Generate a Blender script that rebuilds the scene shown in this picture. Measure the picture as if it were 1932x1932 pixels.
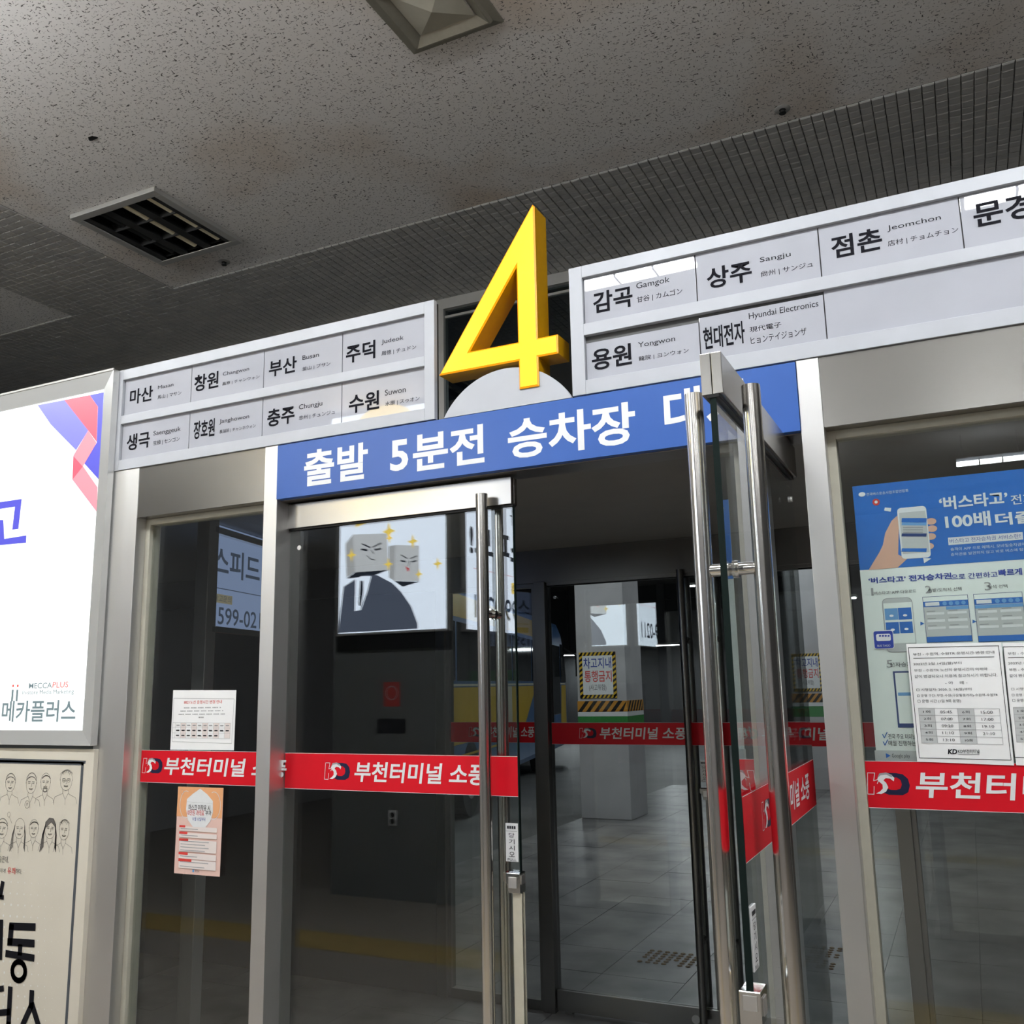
import bpy, bmesh, math, random
from mathutils import Vector, Matrix
random.seed(4)
for o in list(bpy.data.objects): bpy.data.objects.remove(o)
SC = bpy.context.scene
COL = SC.collection

# ------------------------------------------------------------------ camera
CAM = Vector((0.0, -2.45, 1.67))
FPX = 1749.0                      # focal length in pixels of a 1932 px frame
YAW, PITCH, ROLL = math.radians(25.714), math.radians(10.607), math.radians(-1.166)
FW = Vector((-math.sin(YAW)*math.cos(PITCH), math.cos(YAW)*math.cos(PITCH), math.sin(PITCH)))
RT0 = Vector((math.cos(YAW), math.sin(YAW), 0)); UP0 = RT0.cross(FW)
RT = math.cos(ROLL)*RT0 + math.sin(ROLL)*UP0
UP = -math.sin(ROLL)*RT0 + math.cos(ROLL)*UP0
cd = bpy.data.cameras.new('camera'); cam = bpy.data.objects.new('camera', cd); COL.objects.link(cam)
cd.sensor_fit = 'HORIZONTAL'; cd.sensor_width = 36.0; cd.lens = FPX/1932*36.0; cd.clip_start = 0.02; cd.clip_end = 200
cam.matrix_world = Matrix(((RT.x, UP.x, -FW.x, CAM.x), (RT.y, UP.y, -FW.y, CAM.y), (RT.z, UP.z, -FW.z, CAM.z), (0, 0, 0, 1)))
SC.camera = cam

# ------------------------------------------------------------------ world, exposure
w = bpy.data.worlds.new('world'); SC.world = w; w.use_nodes = True
w.node_tree.nodes['Background'].inputs[0].default_value = (0.75, 0.85, 1.0, 1)
w.node_tree.nodes['Background'].inputs[1].default_value = 0.02
SC.view_settings.view_transform = 'Standard'; SC.view_settings.look = 'None'
SC.view_settings.exposure = 0.3; SC.view_settings.gamma = 1.0; SC.view_settings.use_curve_mapping = False
SC.cycles.max_bounces = 6; SC.cycles.diffuse_bounces = 3; SC.cycles.transparent_max_bounces = 24; SC.cycles.glossy_bounces = 4; SC.cycles.adaptive_threshold = 0.03
SC.cycles.sample_clamp_indirect = 6.0
TUBE = 92.0       # fluorescent tubes of the hall
ADBOX = 5.4       # lit advertising boxes on the hall column
LBOX = 0.82       # lit advertising box beside the gate
PLAT = 40.0       # lamps over the bus platform, watts

# ------------------------------------------------------------------ pixel -> place on a known plane
def ray(px, py): return FW + RT*((px-966)/FPX) - UP*((py-966)/FPX)
def onY(px, py, y): d = ray(px, py); return CAM + d*((y-CAM.y)/d.y)
def onZ(px, py, z): d = ray(px, py); return CAM + d*((z-CAM.z)/d.z)
def onX(px, py, x): d = ray(px, py); return CAM + d*((x-CAM.x)/d.x)

# ------------------------------------------------------------------ materials
MATS = {}
def nodes_of(name):
    m = bpy.data.materials.new(name); m.use_nodes = True; MATS[name] = m
    nt = m.node_tree; return m, nt, nt.nodes, nt.links, nt.nodes['Principled BSDF']
def flat(name, col, rough=0.6, metal=0.0, spec=0.4, coat=0.0, grain=0.04, gscale=60):
    if name in MATS: return MATS[name]
    m, nt, N, L, P = nodes_of(name)
    P.inputs['Roughness'].default_value = rough; P.inputs['Metallic'].default_value = metal
    P.inputs['Specular IOR Level'].default_value = spec; P.inputs['Coat Weight'].default_value = coat
    P.inputs['Coat Roughness'].default_value = 0.015
    if grain:
        tc = N.new('ShaderNodeTexCoord'); n = N.new('ShaderNodeTexNoise'); n.inputs['Scale'].default_value = gscale; n.inputs['Detail'].default_value = 3
        r = N.new('ShaderNodeMapRange'); r.inputs[3].default_value = 1-grain*2; r.inputs[4].default_value = 1+grain*2
        mx = N.new('ShaderNodeVectorMath'); mx.operation = 'SCALE'; mx.inputs[0].default_value = col
        L.new(tc.outputs['Object'], n.inputs['Vector']); L.new(n.outputs['Fac'], r.inputs[0]); L.new(r.outputs[0], mx.inputs['Scale']); L.new(mx.outputs[0], P.inputs['Base Color'])
    else: P.inputs['Base Color'].default_value = (*col, 1)
    return m
def emit(name, col, strength, grain=0.0):
    if name in MATS: return MATS[name]
    m, nt, N, L, P = nodes_of(name)
    P.inputs['Base Color'].default_value = (col[0]*.5, col[1]*.5, col[2]*.5, 1); P.inputs['Roughness'].default_value = 0.35
    P.inputs['Emission Color'].default_value = (*col, 1); P.inputs['Emission Strength'].default_value = strength
    if grain:
        tc = N.new('ShaderNodeTexCoord'); n = N.new('ShaderNodeTexNoise'); n.inputs['Scale'].default_value = 3.0
        r = N.new('ShaderNodeMapRange'); r.inputs[3].default_value = strength*(1-grain); r.inputs[4].default_value = strength*(1+grain)
        L.new(tc.outputs['Object'], n.inputs['Vector']); L.new(n.outputs['Fac'], r.inputs[0]); L.new(r.outputs[0], P.inputs['Emission Strength'])
    return m
def steel(name, col, rough, stretch, bump=0.05):
    m, nt, N, L, P = nodes_of(name)
    P.inputs['Metallic'].default_value = 1.0; P.inputs['Base Color'].default_value = (*col, 1)
    tc = N.new('ShaderNodeTexCoord'); mp = N.new('ShaderNodeMapping'); mp.inputs['Scale'].default_value = stretch
    n = N.new('ShaderNodeTexNoise'); n.inputs['Scale'].default_value = 1.0; n.inputs['Detail'].default_value = 4
    r = N.new('ShaderNodeMapRange'); r.inputs[3].default_value = rough*.92; r.inputs[4].default_value = rough*1.1
    b = N.new('ShaderNodeBump'); b.inputs['Strength'].default_value = bump; b.inputs['Distance'].default_value = 0.002
    n2 = N.new('ShaderNodeTexNoise'); n2.inputs['Scale'].default_value = 2.2; n2.inputs['Detail'].default_value = 3
    c = N.new('ShaderNodeMapRange'); c.inputs[3].default_value = .86; c.inputs[4].default_value = 1.08
    sc = N.new('ShaderNodeVectorMath'); sc.operation = 'SCALE'; sc.inputs[0].default_value = col
    L.new(tc.outputs['Object'], mp.inputs[0]); L.new(mp.outputs[0], n.inputs['Vector']); L.new(n.outputs['Fac'], r.inputs[0]); L.new(r.outputs[0], P.inputs['Roughness'])
    L.new(n.outputs['Fac'], b.inputs['Height']); L.new(b.outputs[0], P.inputs['Normal'])
    L.new(tc.outputs['Object'], n2.inputs['Vector']); L.new(n2.outputs['Fac'], c.inputs[0]); L.new(c.outputs[0], sc.inputs['Scale']); L.new(sc.outputs[0], P.inputs['Base Color'])
    return m
def glass(name, tint, boost=1.0):
    m, nt, N, L, P = nodes_of(name); N.remove(P)
    out = N['Material Output']; t = N.new('ShaderNodeBsdfTransparent'); t.inputs[0].default_value = (*tint, 1)
    g = N.new('ShaderNodeBsdfGlossy'); g.inputs['Roughness'].default_value = 0.0; g.inputs[0].default_value = (.96, .98, 1, 1)
    f = N.new('ShaderNodeFresnel'); gi = N.new('ShaderNodeNewGeometry'); io = N.new('ShaderNodeMapRange'); io.inputs[3].default_value = 1.5; io.inputs[4].default_value = 1/1.5
    L.new(gi.outputs['Backfacing'], io.inputs[0]); L.new(io.outputs[0], f.inputs[0])     # same pane reflectance on both faces
    k = N.new('ShaderNodeMath'); k.operation = 'MULTIPLY'; k.inputs[1].default_value = boost; k.use_clamp = True
    mx = N.new('ShaderNodeMixShader'); L.new(f.outputs[0], k.inputs[0]); L.new(k.outputs[0], mx.inputs[0]); L.new(t.outputs[0], mx.inputs[1]); L.new(g.outputs[0], mx.inputs[2]); L.new(mx.outputs[0], out.inputs[0])
    return m

STEEL = steel('brushed_steel', (.40, .385, .365), .25, (2, 2, 160), 0.0)
STEELV = steel('brushed_steel_upright', (.74, .73, .72), .46, (240, 240, 2), .04)
POLISH = steel('polished_steel', (.80, .77, .73), .20, (150, 150, 1.5), .03)
DARKST = steel('shaded_steel', (.30, .29, .28), .30, (200, 200, 3), .03)  # steel with the shade of porch and door head put into its colour
MIRROR = steel('mirror_trim', (.80, .80, .78), .22, (3, 3, 9), .25); MIRROR.node_tree.nodes['Principled BSDF'].inputs['Metallic'].default_value = .55
GLASS = glass('clear_glass', (.935, .955, .945), 1.5)
GLASSD = glass('tinted_glass', (.55, .60, .60), 1.2)
GLEDGE = flat('glass_edge', (.012, .022, .020), .55, spec=.15)
ALU = flat('white_aluminium', (.48, .495, .535), .42, 0.0, .5, grain=.05, gscale=8)
ALUD = flat('aged_aluminium', (.42, .41, .39), .45, .3, .5, grain=.06, gscale=8)
ACRY = flat('frosted_acrylic', (.43, .44, .49), .6, 0, .3, coat=1.0, grain=.05, gscale=5)
ACRY.node_tree.nodes['Principled BSDF'].inputs['Coat IOR'].default_value = 1.75
ACRYD = flat('acrylic_shadow_gap', (.10, .10, .10), .6)
BLUE = flat('blue_sheet', (.030, .108, .40), .35, 0, .5, grain=.03, gscale=9)
WHITE = flat('white_vinyl', (.82, .83, .84), .45, grain=.02)
INK = flat('black_ink', (.012, .012, .016), .85, spec=.06, grain=0)
INKG = flat('grey_ink', (.035, .035, .04), .85, spec=.06, grain=0)
RED = flat('red_vinyl', (.70, .008, .020), .42, 0, .25, grain=.03, gscale=12)
REDD = flat('dark_red_vinyl', (.42, .012, .02), .4, grain=0)
NAVY = flat('navy_vinyl', (.012, .014, .05), .4, grain=0)
CREAM = flat('cream_bead', (.50, .48, .40), .55, grain=.05, gscale=25)
PAPER = flat('white_paper', (.92, .92, .92), .7, grain=.02, gscale=15)
PEACH = flat('peach_print', (.85, .42, .20), .6, grain=.02)
PINK = flat('pale_pink_print', (.82, .56, .49), .6, grain=.02)
PINKL = flat('light_pink_print', (.85, .76, .73), .6, grain=0)
REDP = flat('red_print', (.70, .06, .05), .6, grain=0)
GREYP = flat('grey_print', (.36, .36, .37), .6, grain=0)
GREYL = flat('light_grey_print', (.58, .60, .60), .6, grain=0)
SKIN = flat('skin_print', (.72, .44, .33), .6, grain=.02)
SKIND = flat('skin_shadow_print', (.56, .27, .19), .6, grain=0)
PBLUE = flat('poster_blue', (.02, .16, .56), .5, grain=.03)
PBLUED = flat('poster_dark_blue', (.02, .05, .20), .5, grain=0)
PBLUEL = flat('poster_light_blue', (.16, .38, .70), .5, grain=0)
PMINT = flat('poster_pale_mint', (.88, .93, .90), .55, grain=.02)
PVIOL = flat('poster_violet_blue', (.02, .05, .36), .5, grain=0)
YELP = flat('yellow_print', (.75, .48, .03), .5, grain=0)
CREAMP = flat('cream_poster', (.74, .69, .59), .6, grain=.04, gscale=5)
CREAML = flat('pale_dot_print', (.85, .84, .80), .6, grain=0)
SLATE = flat('slate_print', (.085, .095, .11), .6, grain=.04)
SKETCH = flat('sketch_line', (.14, .13, .12), .7, grain=0)
HALLWALL = flat('hall_wall', (.62, .62, .64), .6, grain=.05, gscale=2)
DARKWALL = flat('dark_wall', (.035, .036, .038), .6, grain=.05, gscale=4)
GREYWALL = flat('grey_column_paint', (.20, .21, .21), .5, grain=.06, gscale=4)
CONC = flat('painted_concrete', (.50, .49, .50), .6, grain=.09, gscale=3)
GREENP = flat('green_paint', (.04, .26, .06), .55, grain=.05)
HAZY = flat('hazard_yellow', (.62, .28, .035), .5, grain=.04)
BLACK = flat('black_plastic', (.012, .012, .012), .45, grain=0)
OFFLAMP = flat('lamp_cover', (.42, .40, .33), .5, grain=.05, gscale=20)
LAMPTUBE = flat('unlit_lamp', (.95, .84, .60), .4, grain=0)
PAINTC = flat('painted_soffit', (.32, .305, .285), .55, grain=.05, gscale=6)
CHROME = steel('chrome', (.78, .77, .74), .06, (60, 60, 60), .02)
IVORY = flat('ivory_strip', (.62, .58, .47), .45, grain=.05, gscale=30)
YEL4 = emit('lit_yellow_acrylic', (1.0, .80, .012), 1.0)
YEL4.node_tree.nodes['Principled BSDF'].inputs['Base Color'].default_value = (.3, .2, .0, 1)
YELE = emit('lit_orange_edge', (1.0, .36, .0), .6)
YELS = flat('yellow_return', (.60, .30, .0), .35, grain=.04)
TUBEM = emit('lit_fixture_cover', (.95, .985, 1.0), TUBE); TUBEW = emit('weaker_fixture_cover', (.95, .985, 1.0), TUBE*.30)
LBW = emit('lit_white_panel', (.96, 1.0, 1.0), LBOX, .10)

# ceiling board with dark fissures and damp stains
m, nt, N, L, P = nodes_of('fissured_ceiling_board'); CEIL = m
tc = N.new('ShaderNodeTexCoord')
def fleck(scale, rot, thr):
    mp = N.new('ShaderNodeMapping'); mp.inputs['Scale'].default_value = scale; mp.inputs['Rotation'].default_value = (0, 0, rot)
    n = N.new('ShaderNodeTexNoise'); n.inputs['Scale'].default_value = 1.0; n.inputs['Detail'].default_value = 1.5; n.inputs['Distortion'].default_value = .6
    r = N.new('ShaderNodeMapRange'); r.inputs[1].default_value = thr; r.inputs[2].default_value = thr+.045; r.interpolation_type = 'SMOOTHSTEP'
    L.new(tc.outputs['Object'], mp.inputs[0]); L.new(mp.outputs[0], n.inputs['Vector']); L.new(n.outputs['Fac'], r.inputs[0]); return r.outputs[0]
f1 = fleck((52, 150, 1), .25, .635); f2 = fleck((130, 56, 1), .3, .655); f3 = fleck((85, 95, 1), 0, .685)
mxa = N.new('ShaderNodeMath'); mxa.operation = 'MAXIMUM'; L.new(f1, mxa.inputs[0]); L.new(f2, mxa.inputs[1])
mxb = N.new('ShaderNodeMath'); mxb.operation = 'MAXIMUM'; L.new(mxa.outputs[0], mxb.inputs[0]); L.new(f3, mxb.inputs[1])
big = N.new('ShaderNodeTexNoise'); big.inputs['Scale'].default_value = 1.1; big.inputs['Detail'].default_value = 4; L.new(tc.outputs['Object'], big.inputs['Vector'])
st = N.new('ShaderNodeMapRange'); st.inputs[1].default_value = .52; st.inputs[2].default_value = .72; L.new(big.outputs['Fac'], st.inputs[0])
c1 = N.new('ShaderNodeMix'); c1.data_type = 'RGBA'; c1.inputs[6].default_value = (.74, .71, .685, 1); c1.inputs[7].default_value = (.60, .51, .43, 1); L.new(st.outputs[0], c1.inputs[0])
c2 = N.new('ShaderNodeMix'); c2.data_type = 'RGBA'; c2.inputs[7].default_value = (.12, .112, .105, 1); L.new(c1.outputs[2], c2.inputs[6]); L.new(mxb.outputs[0], c2.inputs[0])
L.new(c2.outputs[2], P.inputs['Base Color']); P.inputs['Roughness'].default_value = .8; P.inputs['Specular IOR Level'].default_value = .2
bp = N.new('ShaderNodeBump'); bp.invert = True; bp.inputs['Strength'].default_value = .4; bp.inputs['Distance'].default_value = .004; L.new(mxb.outputs[0], bp.inputs['Height']); L.new(bp.outputs[0], P.inputs['Normal'])
# mosaic tile
def varied(name, a, b, rough, scale):
    m, nt, N, L, P = nodes_of(name); tc = N.new('ShaderNodeTexCoord'); gi = N.new('ShaderNodeNewGeometry')
    n = N.new('ShaderNodeTexNoise'); n.inputs['Scale'].default_value = scale; n.inputs['Detail'].default_value = 4
    L.new(gi.outputs['Position'], n.inputs['Vector'])
    c = N.new('ShaderNodeMix'); c.data_type = 'RGBA'; c.inputs[6].default_value = (*a, 1); c.inputs[7].default_value = (*b, 1)
    r = N.new('ShaderNodeMapRange'); r.inputs[1].default_value = .3; r.inputs[2].default_value = .7
    L.new(n.outputs['Fac'], r.inputs[0]); L.new(r.outputs[0], c.inputs[0]); L.new(c.outputs[2], P.inputs['Base Color']); P.inputs['Roughness'].default_value = rough
    return m
MOSAIC = varied('mosaic_tile_glaze', (.36, .35, .335), (.44, .425, .40), .42, 9)
GROUT = flat('dark_grout', (.07, .066, .062), .9, grain=.05)
SLAB = varied('stone_slab', (.09, .09, .092), (.27, .26, .255), .33, 2.6)
SLABR = flat('hall_floor_stone', (.34, .30, .26), .3, grain=.08, gscale=3)
TACT = flat('tactile_brown', (.20, .12, .05), .6, grain=.08)

# ------------------------------------------------------------------ mesh helpers
def link(name, me, mat=None, parent=None):
    o = bpy.data.objects.new(name, me); COL.objects.link(o)
    if mat is not None and me is not None and not me.materials: me.materials.append(mat)
    if parent is not None: o.parent = parent
    return o
def empty(name, loc=(0, 0, 0), rz=0.0):
    o = bpy.data.objects.new(name, None); COL.objects.link(o); o.location = loc; o.rotation_euler = (0, 0, rz); o.empty_display_size = .05; return o
def tag(o, label, cat, group=None):
    o['label'] = label; o['category'] = cat
    if group: o['group'] = group
    return o
def struct(o, label=None, cat=None):
    o['kind'] = 'structure'
    if label: o['label'] = label
    if cat: o['category'] = cat
    return o
class MB:
    def __init__(s): s.v = []; s.f = []
    def box(s, x0, x1, y0, y1, z0, z1):
        b = len(s.v); x0, x1 = min(x0, x1), max(x0, x1); y0, y1 = min(y0, y1), max(y0, y1); z0, z1 = min(z0, z1), max(z0, z1)
        s.v += [(x0, y0, z0), (x1, y0, z0), (x1, y1, z0), (x0, y1, z0), (x0, y0, z1), (x1, y0, z1), (x1, y1, z1), (x0, y1, z1)]
        s.f += [tuple(b+i for i in q) for q in ((0, 3, 2, 1), (4, 5, 6, 7), (0, 1, 5, 4), (1, 2, 6, 5), (2, 3, 7, 6), (3, 0, 4, 7))]; return s
    def quad(s, a, b, c, d): k = len(s.v); s.v += [tuple(a), tuple(b), tuple(c), tuple(d)]; s.f.append((k, k+1, k+2, k+3)); return s
    def prism(s, pts, y0, y1):      # pts (x,z) ccw seen from -y
        n = len(pts); b = len(s.v); s.v += [(p[0], y0, p[1]) for p in pts] + [(p[0], y1, p[1]) for p in pts]
        s.f.append(tuple(b+i for i in range(n))); s.f.append(tuple(b+n+i for i in reversed(range(n))))
        for i in range(n): j = (i+1) % n; s.f.append((b+j, b+i, b+n+i, b+n+j))
        return s
    def tube(s, a, b, r, n=20, caps=True):
        a, b = Vector(a), Vector(b); d = (b-a).normalized(); u = d.orthogonal().normalized(); v = d.cross(u); k = len(s.v)
        for p in (a, b):
            for i in range(n): t = 2*math.pi*i/n; s.v.append(tuple(p+u*(r*math.cos(t))+v*(r*math.sin(t))))
        for i in range(n): j = (i+1) % n; s.f.append((k+i, k+j, k+n+j, k+n+i))
        if caps: s.f.append(tuple(k+i for i in reversed(range(n)))); s.f.append(tuple(k+n+i for i in range(n)))
        return s
    def lathe(s, prof, cx, cy, n=20):     # prof: (radius, z)
        k = len(s.v)
        for (r, z) in prof:
            for i in range(n): t = 2*math.pi*i/n; s.v.append((cx+r*math.cos(t), cy+r*math.sin(t), z))
        for q in range(len(prof)-1):
            for i in range(n): j = (i+1) % n; s.f.append((k+q*n+i, k+q*n+j, k+(q+1)*n+j, k+(q+1)*n+i))
        return s
    def me(s, name, smooth=False):
        m = bpy.data.meshes.new(name); m.from_pydata(s.v, [], s.f); m.update()
        if smooth: m.shade_smooth(); 
        return m
    def build(s, name, mat, parent=None, bevel=0.0, smooth=False):
        m = s.me(name); o = link(name, m, mat, parent)
        if smooth:
            m.shade_smooth()
            try: m.set_sharp_from_angle(angle=math.radians(40))
            except Exception: pass
        if bevel:
            md = o.modifiers.new('bevel', 'BEVEL'); md.width = bevel; md.segments = 2; md.limit_method = 'ANGLE'
        return o
def box(name, mat, x0, x1, y0, y1, z0, z1, parent=None, bevel=0.0): return MB().box(x0, x1, y0, y1, z0, z1).build(name, mat, parent, bevel)

# ------------------------------------------------------------------ flat print on boards
_TX = {}
_tc = bpy.data.curves.new('lettering_source', 'FONT'); _to = bpy.data.objects.new('lettering_source', _tc); _ts = bpy.data.scenes.new('lettering'); _ts.collection.objects.link(_to)
def glyphs(body, bold=0.0, shear=0.0, spacing=1.0):
    key = (body, bold, shear, spacing)
    if key not in _TX:
        _tc.body = body; _tc.offset = bold; _tc.shear = shear; _tc.resolution_u = 3; _tc.space_character = spacing; _tc.size = 1
        _ts.view_layers[0].update(); dg = _ts.view_layers[0].depsgraph; dg.update()
        me = bpy.data.meshes.new_from_object(_to.evaluated_get(dg))
        vs = [(v.co.x, v.co.y) for v in me.vertices]; fs = [tuple(p.vertices) for p in me.polygons]; bpy.data.meshes.remove(me)
        x0 = min(v[0] for v in vs); x1 = max(v[0] for v in vs); y0 = min(v[1] for v in vs); y1 = max(v[1] for v in vs)
        _TX[key] = ([((v[0]-x0)/(x1-x0), (v[1]-y0)/(y1-y0)) for v in vs], fs, (x1-x0)/(y1-y0))
    return _TX[key]
class Board:
    """flat print; local u -> right, v -> up, w -> towards the reader. place(u, v, w) gives the point in the parent's space."""
    def __init__(s, place, parent, px=None): s.place = place; s.parent = parent; s.px = px; s.acc = {}
    def _a(s, name, mat, lay): return s.acc.setdefault((name, mat.name, lay), ([], []))
    def poly(s, name, mat, pts, lay=1):
        V, F = s._a(name, mat, lay); k = len(V); V += list(pts); F.append(tuple(range(k, k+len(pts)))); return s
    def rect(s, name, mat, u0, v0, u1, v1, lay=1): return s.poly(name, mat, [(u0, v0), (u1, v0), (u1, v1), (u0, v1)], lay)
    def rrect(s, name, mat, u0, v0, u1, v1, r, lay=1):
        pts = []
        for (cx, cy, a) in ((u1-r, v0+r, -90), (u1-r, v1-r, 0), (u0+r, v1-r, 90), (u0+r, v0+r, 180)):
            for i in range(5): t = math.radians(a+22.5*i); pts.append((cx+r*math.cos(t), cy+r*math.sin(t)))
        return s.poly(name, mat, pts, lay)
    def ell(s, name, mat, cu, cv, ru, rv, lay=1, n=24, a0=0, a1=360):
        full = (a1-a0) >= 360; m = n if full else n+1
        return s.poly(name, mat, [(cu+ru*math.cos(math.radians(a0+(a1-a0)*i/n)), cv+rv*math.sin(math.radians(a0+(a1-a0)*i/n))) for i in range(m)], lay)
    def line(s, name, mat, pts, wd, lay=1):
        for a, b in zip(pts[:-1], pts[1:]):
            dx, dy = b[0]-a[0], b[1]-a[1]; l = math.hypot(dx, dy) or 1; nx, ny = -dy/l*wd/2, dx/l*wd/2; ex, ey = dx/l*wd*.3, dy/l*wd*.3
            s.poly(name, mat, [(a[0]-nx-ex, a[1]-ny-ey), (b[0]-nx+ex, b[1]-ny+ey), (b[0]+nx+ex, b[1]+ny+ey), (a[0]+nx-ex, a[1]+ny-ey)], lay)
        return s
    def arc(s, name, mat, cu, cv, ru, rv, a0, a1, wd, lay=1, n=14): return s.line(name, mat, [(cu+ru*math.cos(math.radians(a0+(a1-a0)*i/n)), cv+rv*math.sin(math.radians(a0+(a1-a0)*i/n))) for i in range(n+1)], wd, lay)
    def text(s, name, mat, body, u0, v0, u1, v1, lay=2, bold=0.0, shear=0.0, spacing=1.0):
        vs, fs, _ = glyphs(body, bold, shear, spacing); V, F = s._a(name, mat, lay); k = len(V)
        V += [(u0+(u1-u0)*a, v0+(v1-v0)*b) for a, b in vs]; F += [tuple(k+i for i in f) for f in fs]; return s
    def tpx(s, name, mat, body, lb, rt, lay=2, bold=0.0, shear=0.0, spacing=1.0):
        if name in ('white_lettering', 'caption', 'company_name', 'headline', 'blue_heading'): s.flush()
        a = s.px(*lb); b = s.px(*rt); return s.text(name, mat, body, a[0], a[1], b[0], b[1], lay, bold, shear, spacing)
    def ppx(s, name, mat, pts, lay=1): return s.poly(name, mat, [s.px(*p) for p in pts], lay)
    def bar(s, name, mat, u0, u1, v, h, lay=2): return s.rect(name, mat, u0, v-h/2, u1, v+h/2, lay)
    def flush(s):
        out = []
        for (name, mn, lay), (V, F) in s.acc.items():
            me = bpy.data.meshes.new(name); me.from_pydata([s.place(u, v, .0004*lay) for u, v in V], [], F); me.update()
            out.append(link(name, me, MATS[mn], s.parent))
        s.acc = {}; return out
def boardY(y, parent, base=(0, 0, 0)):      # board facing -y, u = x, v = z, world coordinates (minus the parent's base)
    bx, by, bz = base
    return Board(lambda u, v, w: (u-bx, y-w-by, v-bz), parent, px=lambda x, yy: (lambda p: (p.x, p.z))(onY(x, yy, y)))
def zmap(o, s): return lambda x, y: (o[0]+x*s, o[1]+y*s)

# ------------------------------------------------------------------ the terminal's name band: logo and lettering
def band_print(B, u0, v0, u1, v1, lu, lw, tu, tw, dim=False):
    """red vinyl band u0..u1, logo starting at lu (width lw), words starting at tu (width tw)"""
    H = v1-v0
    B.rect('red_band', RED, u0, v0, u1, v1, 1)
    B.line('band_edge', WHITE, [(u0, v1-.0006), (u1, v1-.0006)], .0012, 2); B.line('band_edge', WHITE, [(u0, v0+.0006), (u1, v0+.0006)], .0012, 2)
    cv = (v0+v1)/2+.02*H; lh = H*.46
    def q(a, b): return (lu+lw*a, cv-lh/2+lh*b)
    B.line('logo_outline', WHITE, [q(*p) for p in ((.04, .98), (.21, .98), (.17, .62), (.30, .70))]+[q(.25, .5)], .0016, 2)
    B.line('logo_outline', WHITE, [q(*p) for p in ((.04, .98), (0, 0), (.15, 0), (.17, .36))], .0016, 2)
    ring = [(.50, 0), (.82, 0), (.95, .14), (1.0, .45), (.97, .75), (.86, .95), (.70, 1), (.45, 1), (.36, .93), (.52, .80), (.72, .80), (.80, .68), (.82, .48), (.78, .30), (.68, .22), (.56, .22), (.44, .30), (.36, .10)]
    B.poly('logo_ring', NAVY, [q(*p) for p in ring], 3)
    B.poly('logo_swoosh', WHITE, [q(*p) for p in ((.20, .04), (.32, .02), (.44, .14), (.50, .34), (.46, .54), (.40, .66), (.46, .76), (.56, .74), (.64, .62), (.66, .78), (.58, .92), (.44, .96), (.32, .88), (.26, .72), (.30, .58), (.37, .46), (.37, .28), (.30, .14))], 4)
    B.poly('logo_swoosh_shade', GREYP, [q(*p) for p in ((.26, .74), (.34, .88), (.48, .92), (.60, .80), (.62, .90), (.48, 1.02), (.32, .97))], 5)
    B.text('band_lettering', WHITE, '부천터미널 소풍', tu, cv-H*.27, tu+tw, cv+H*.27, 3, bold=.022, shear=.12)

# ================================================================== THE SETTING
ZC = 4.07                                        # hall ceiling
YI = 2.33                                        # inner (outside) glass front
XP, X2L, X2R, X3L, X3R = -2.732, -2.129, -2.071, -.334, -.277
ZB, ZT = 2.505, 2.907                            # name boards, bottom and top
ZH = 2.312                                       # door head

# floor: hall floor in front, stone slabs in the porch and on the platform
hf = struct(box('floor', SLABR, -12, 6, -12, 0.0, -.12, 0.0), 'stone floor of the hall in front of the gate', 'floor')
box('yellow_strip', flat('worn_yellow_strip', (.42, .30, .10), .6, grain=.08, gscale=6), -7, 3, -3.02, -2.66, 0, .003, hf)
ASPH = varied('platform_concrete', (.10, .10, .10), (.17, .17, .165), .5, 1.2)
fl = struct(box('floor_outside', ASPH, -22, 6, 0.0, 26, -.12, -.012), 'dark stone floor from the porch out to the bus platform', 'floor')
sme = MB().box(-.2485, .2485, -.2485, .2485, -.02, 0).me('floor_slab'); sme.materials.append(SLAB)
for i in range(-6, 4):
    for j in range(0, 26):
        o = bpy.data.objects.new('floor_slab', sme); COL.objects.link(o); o.parent = fl
        o.location = (-1.61+.25+i*.5, .02+.25+j*.5, random.uniform(-.0012, .0006))
        o.rotation_euler = (0, 0, random.choice((0, math.pi/2, math.pi, -math.pi/2)))
hme = MB().box(-.248, .248, -.248, .248, -.02, 0).me('floor_slab'); hme.materials.append(SLABR)
# brown tactile paving strips set in the platform floor
def tactile(x0, y0, nx, ny, label):
    e = empty('tactile_paving', (x0, y0, 0)); tag(e, label, 'tactile paving', 'worn tactile plates on the platform floor')
    nub = MB()
    nub.lathe([(0.0, .006), (.011, .006), (.017, .001), (.017, 0)], 0, 0, 8); nme = nub.me('nub'); nme.materials.append(TACT)
    for a in range(nx):
        for b in range(ny):
            if random.random() < .12: continue
            o = bpy.data.objects.new('raised_nub', nme); COL.objects.link(o); o.parent = e; o.location = (a*.05, b*.05, .0005)
tactile(-1.98, 3.33, 8, 6, 'brown tactile nubs on the floor just beyond the inner glass door')
tactile(-1.05, 3.60, 4, 10, 'brown tactile nubs on the floor behind the right steel post')

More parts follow.
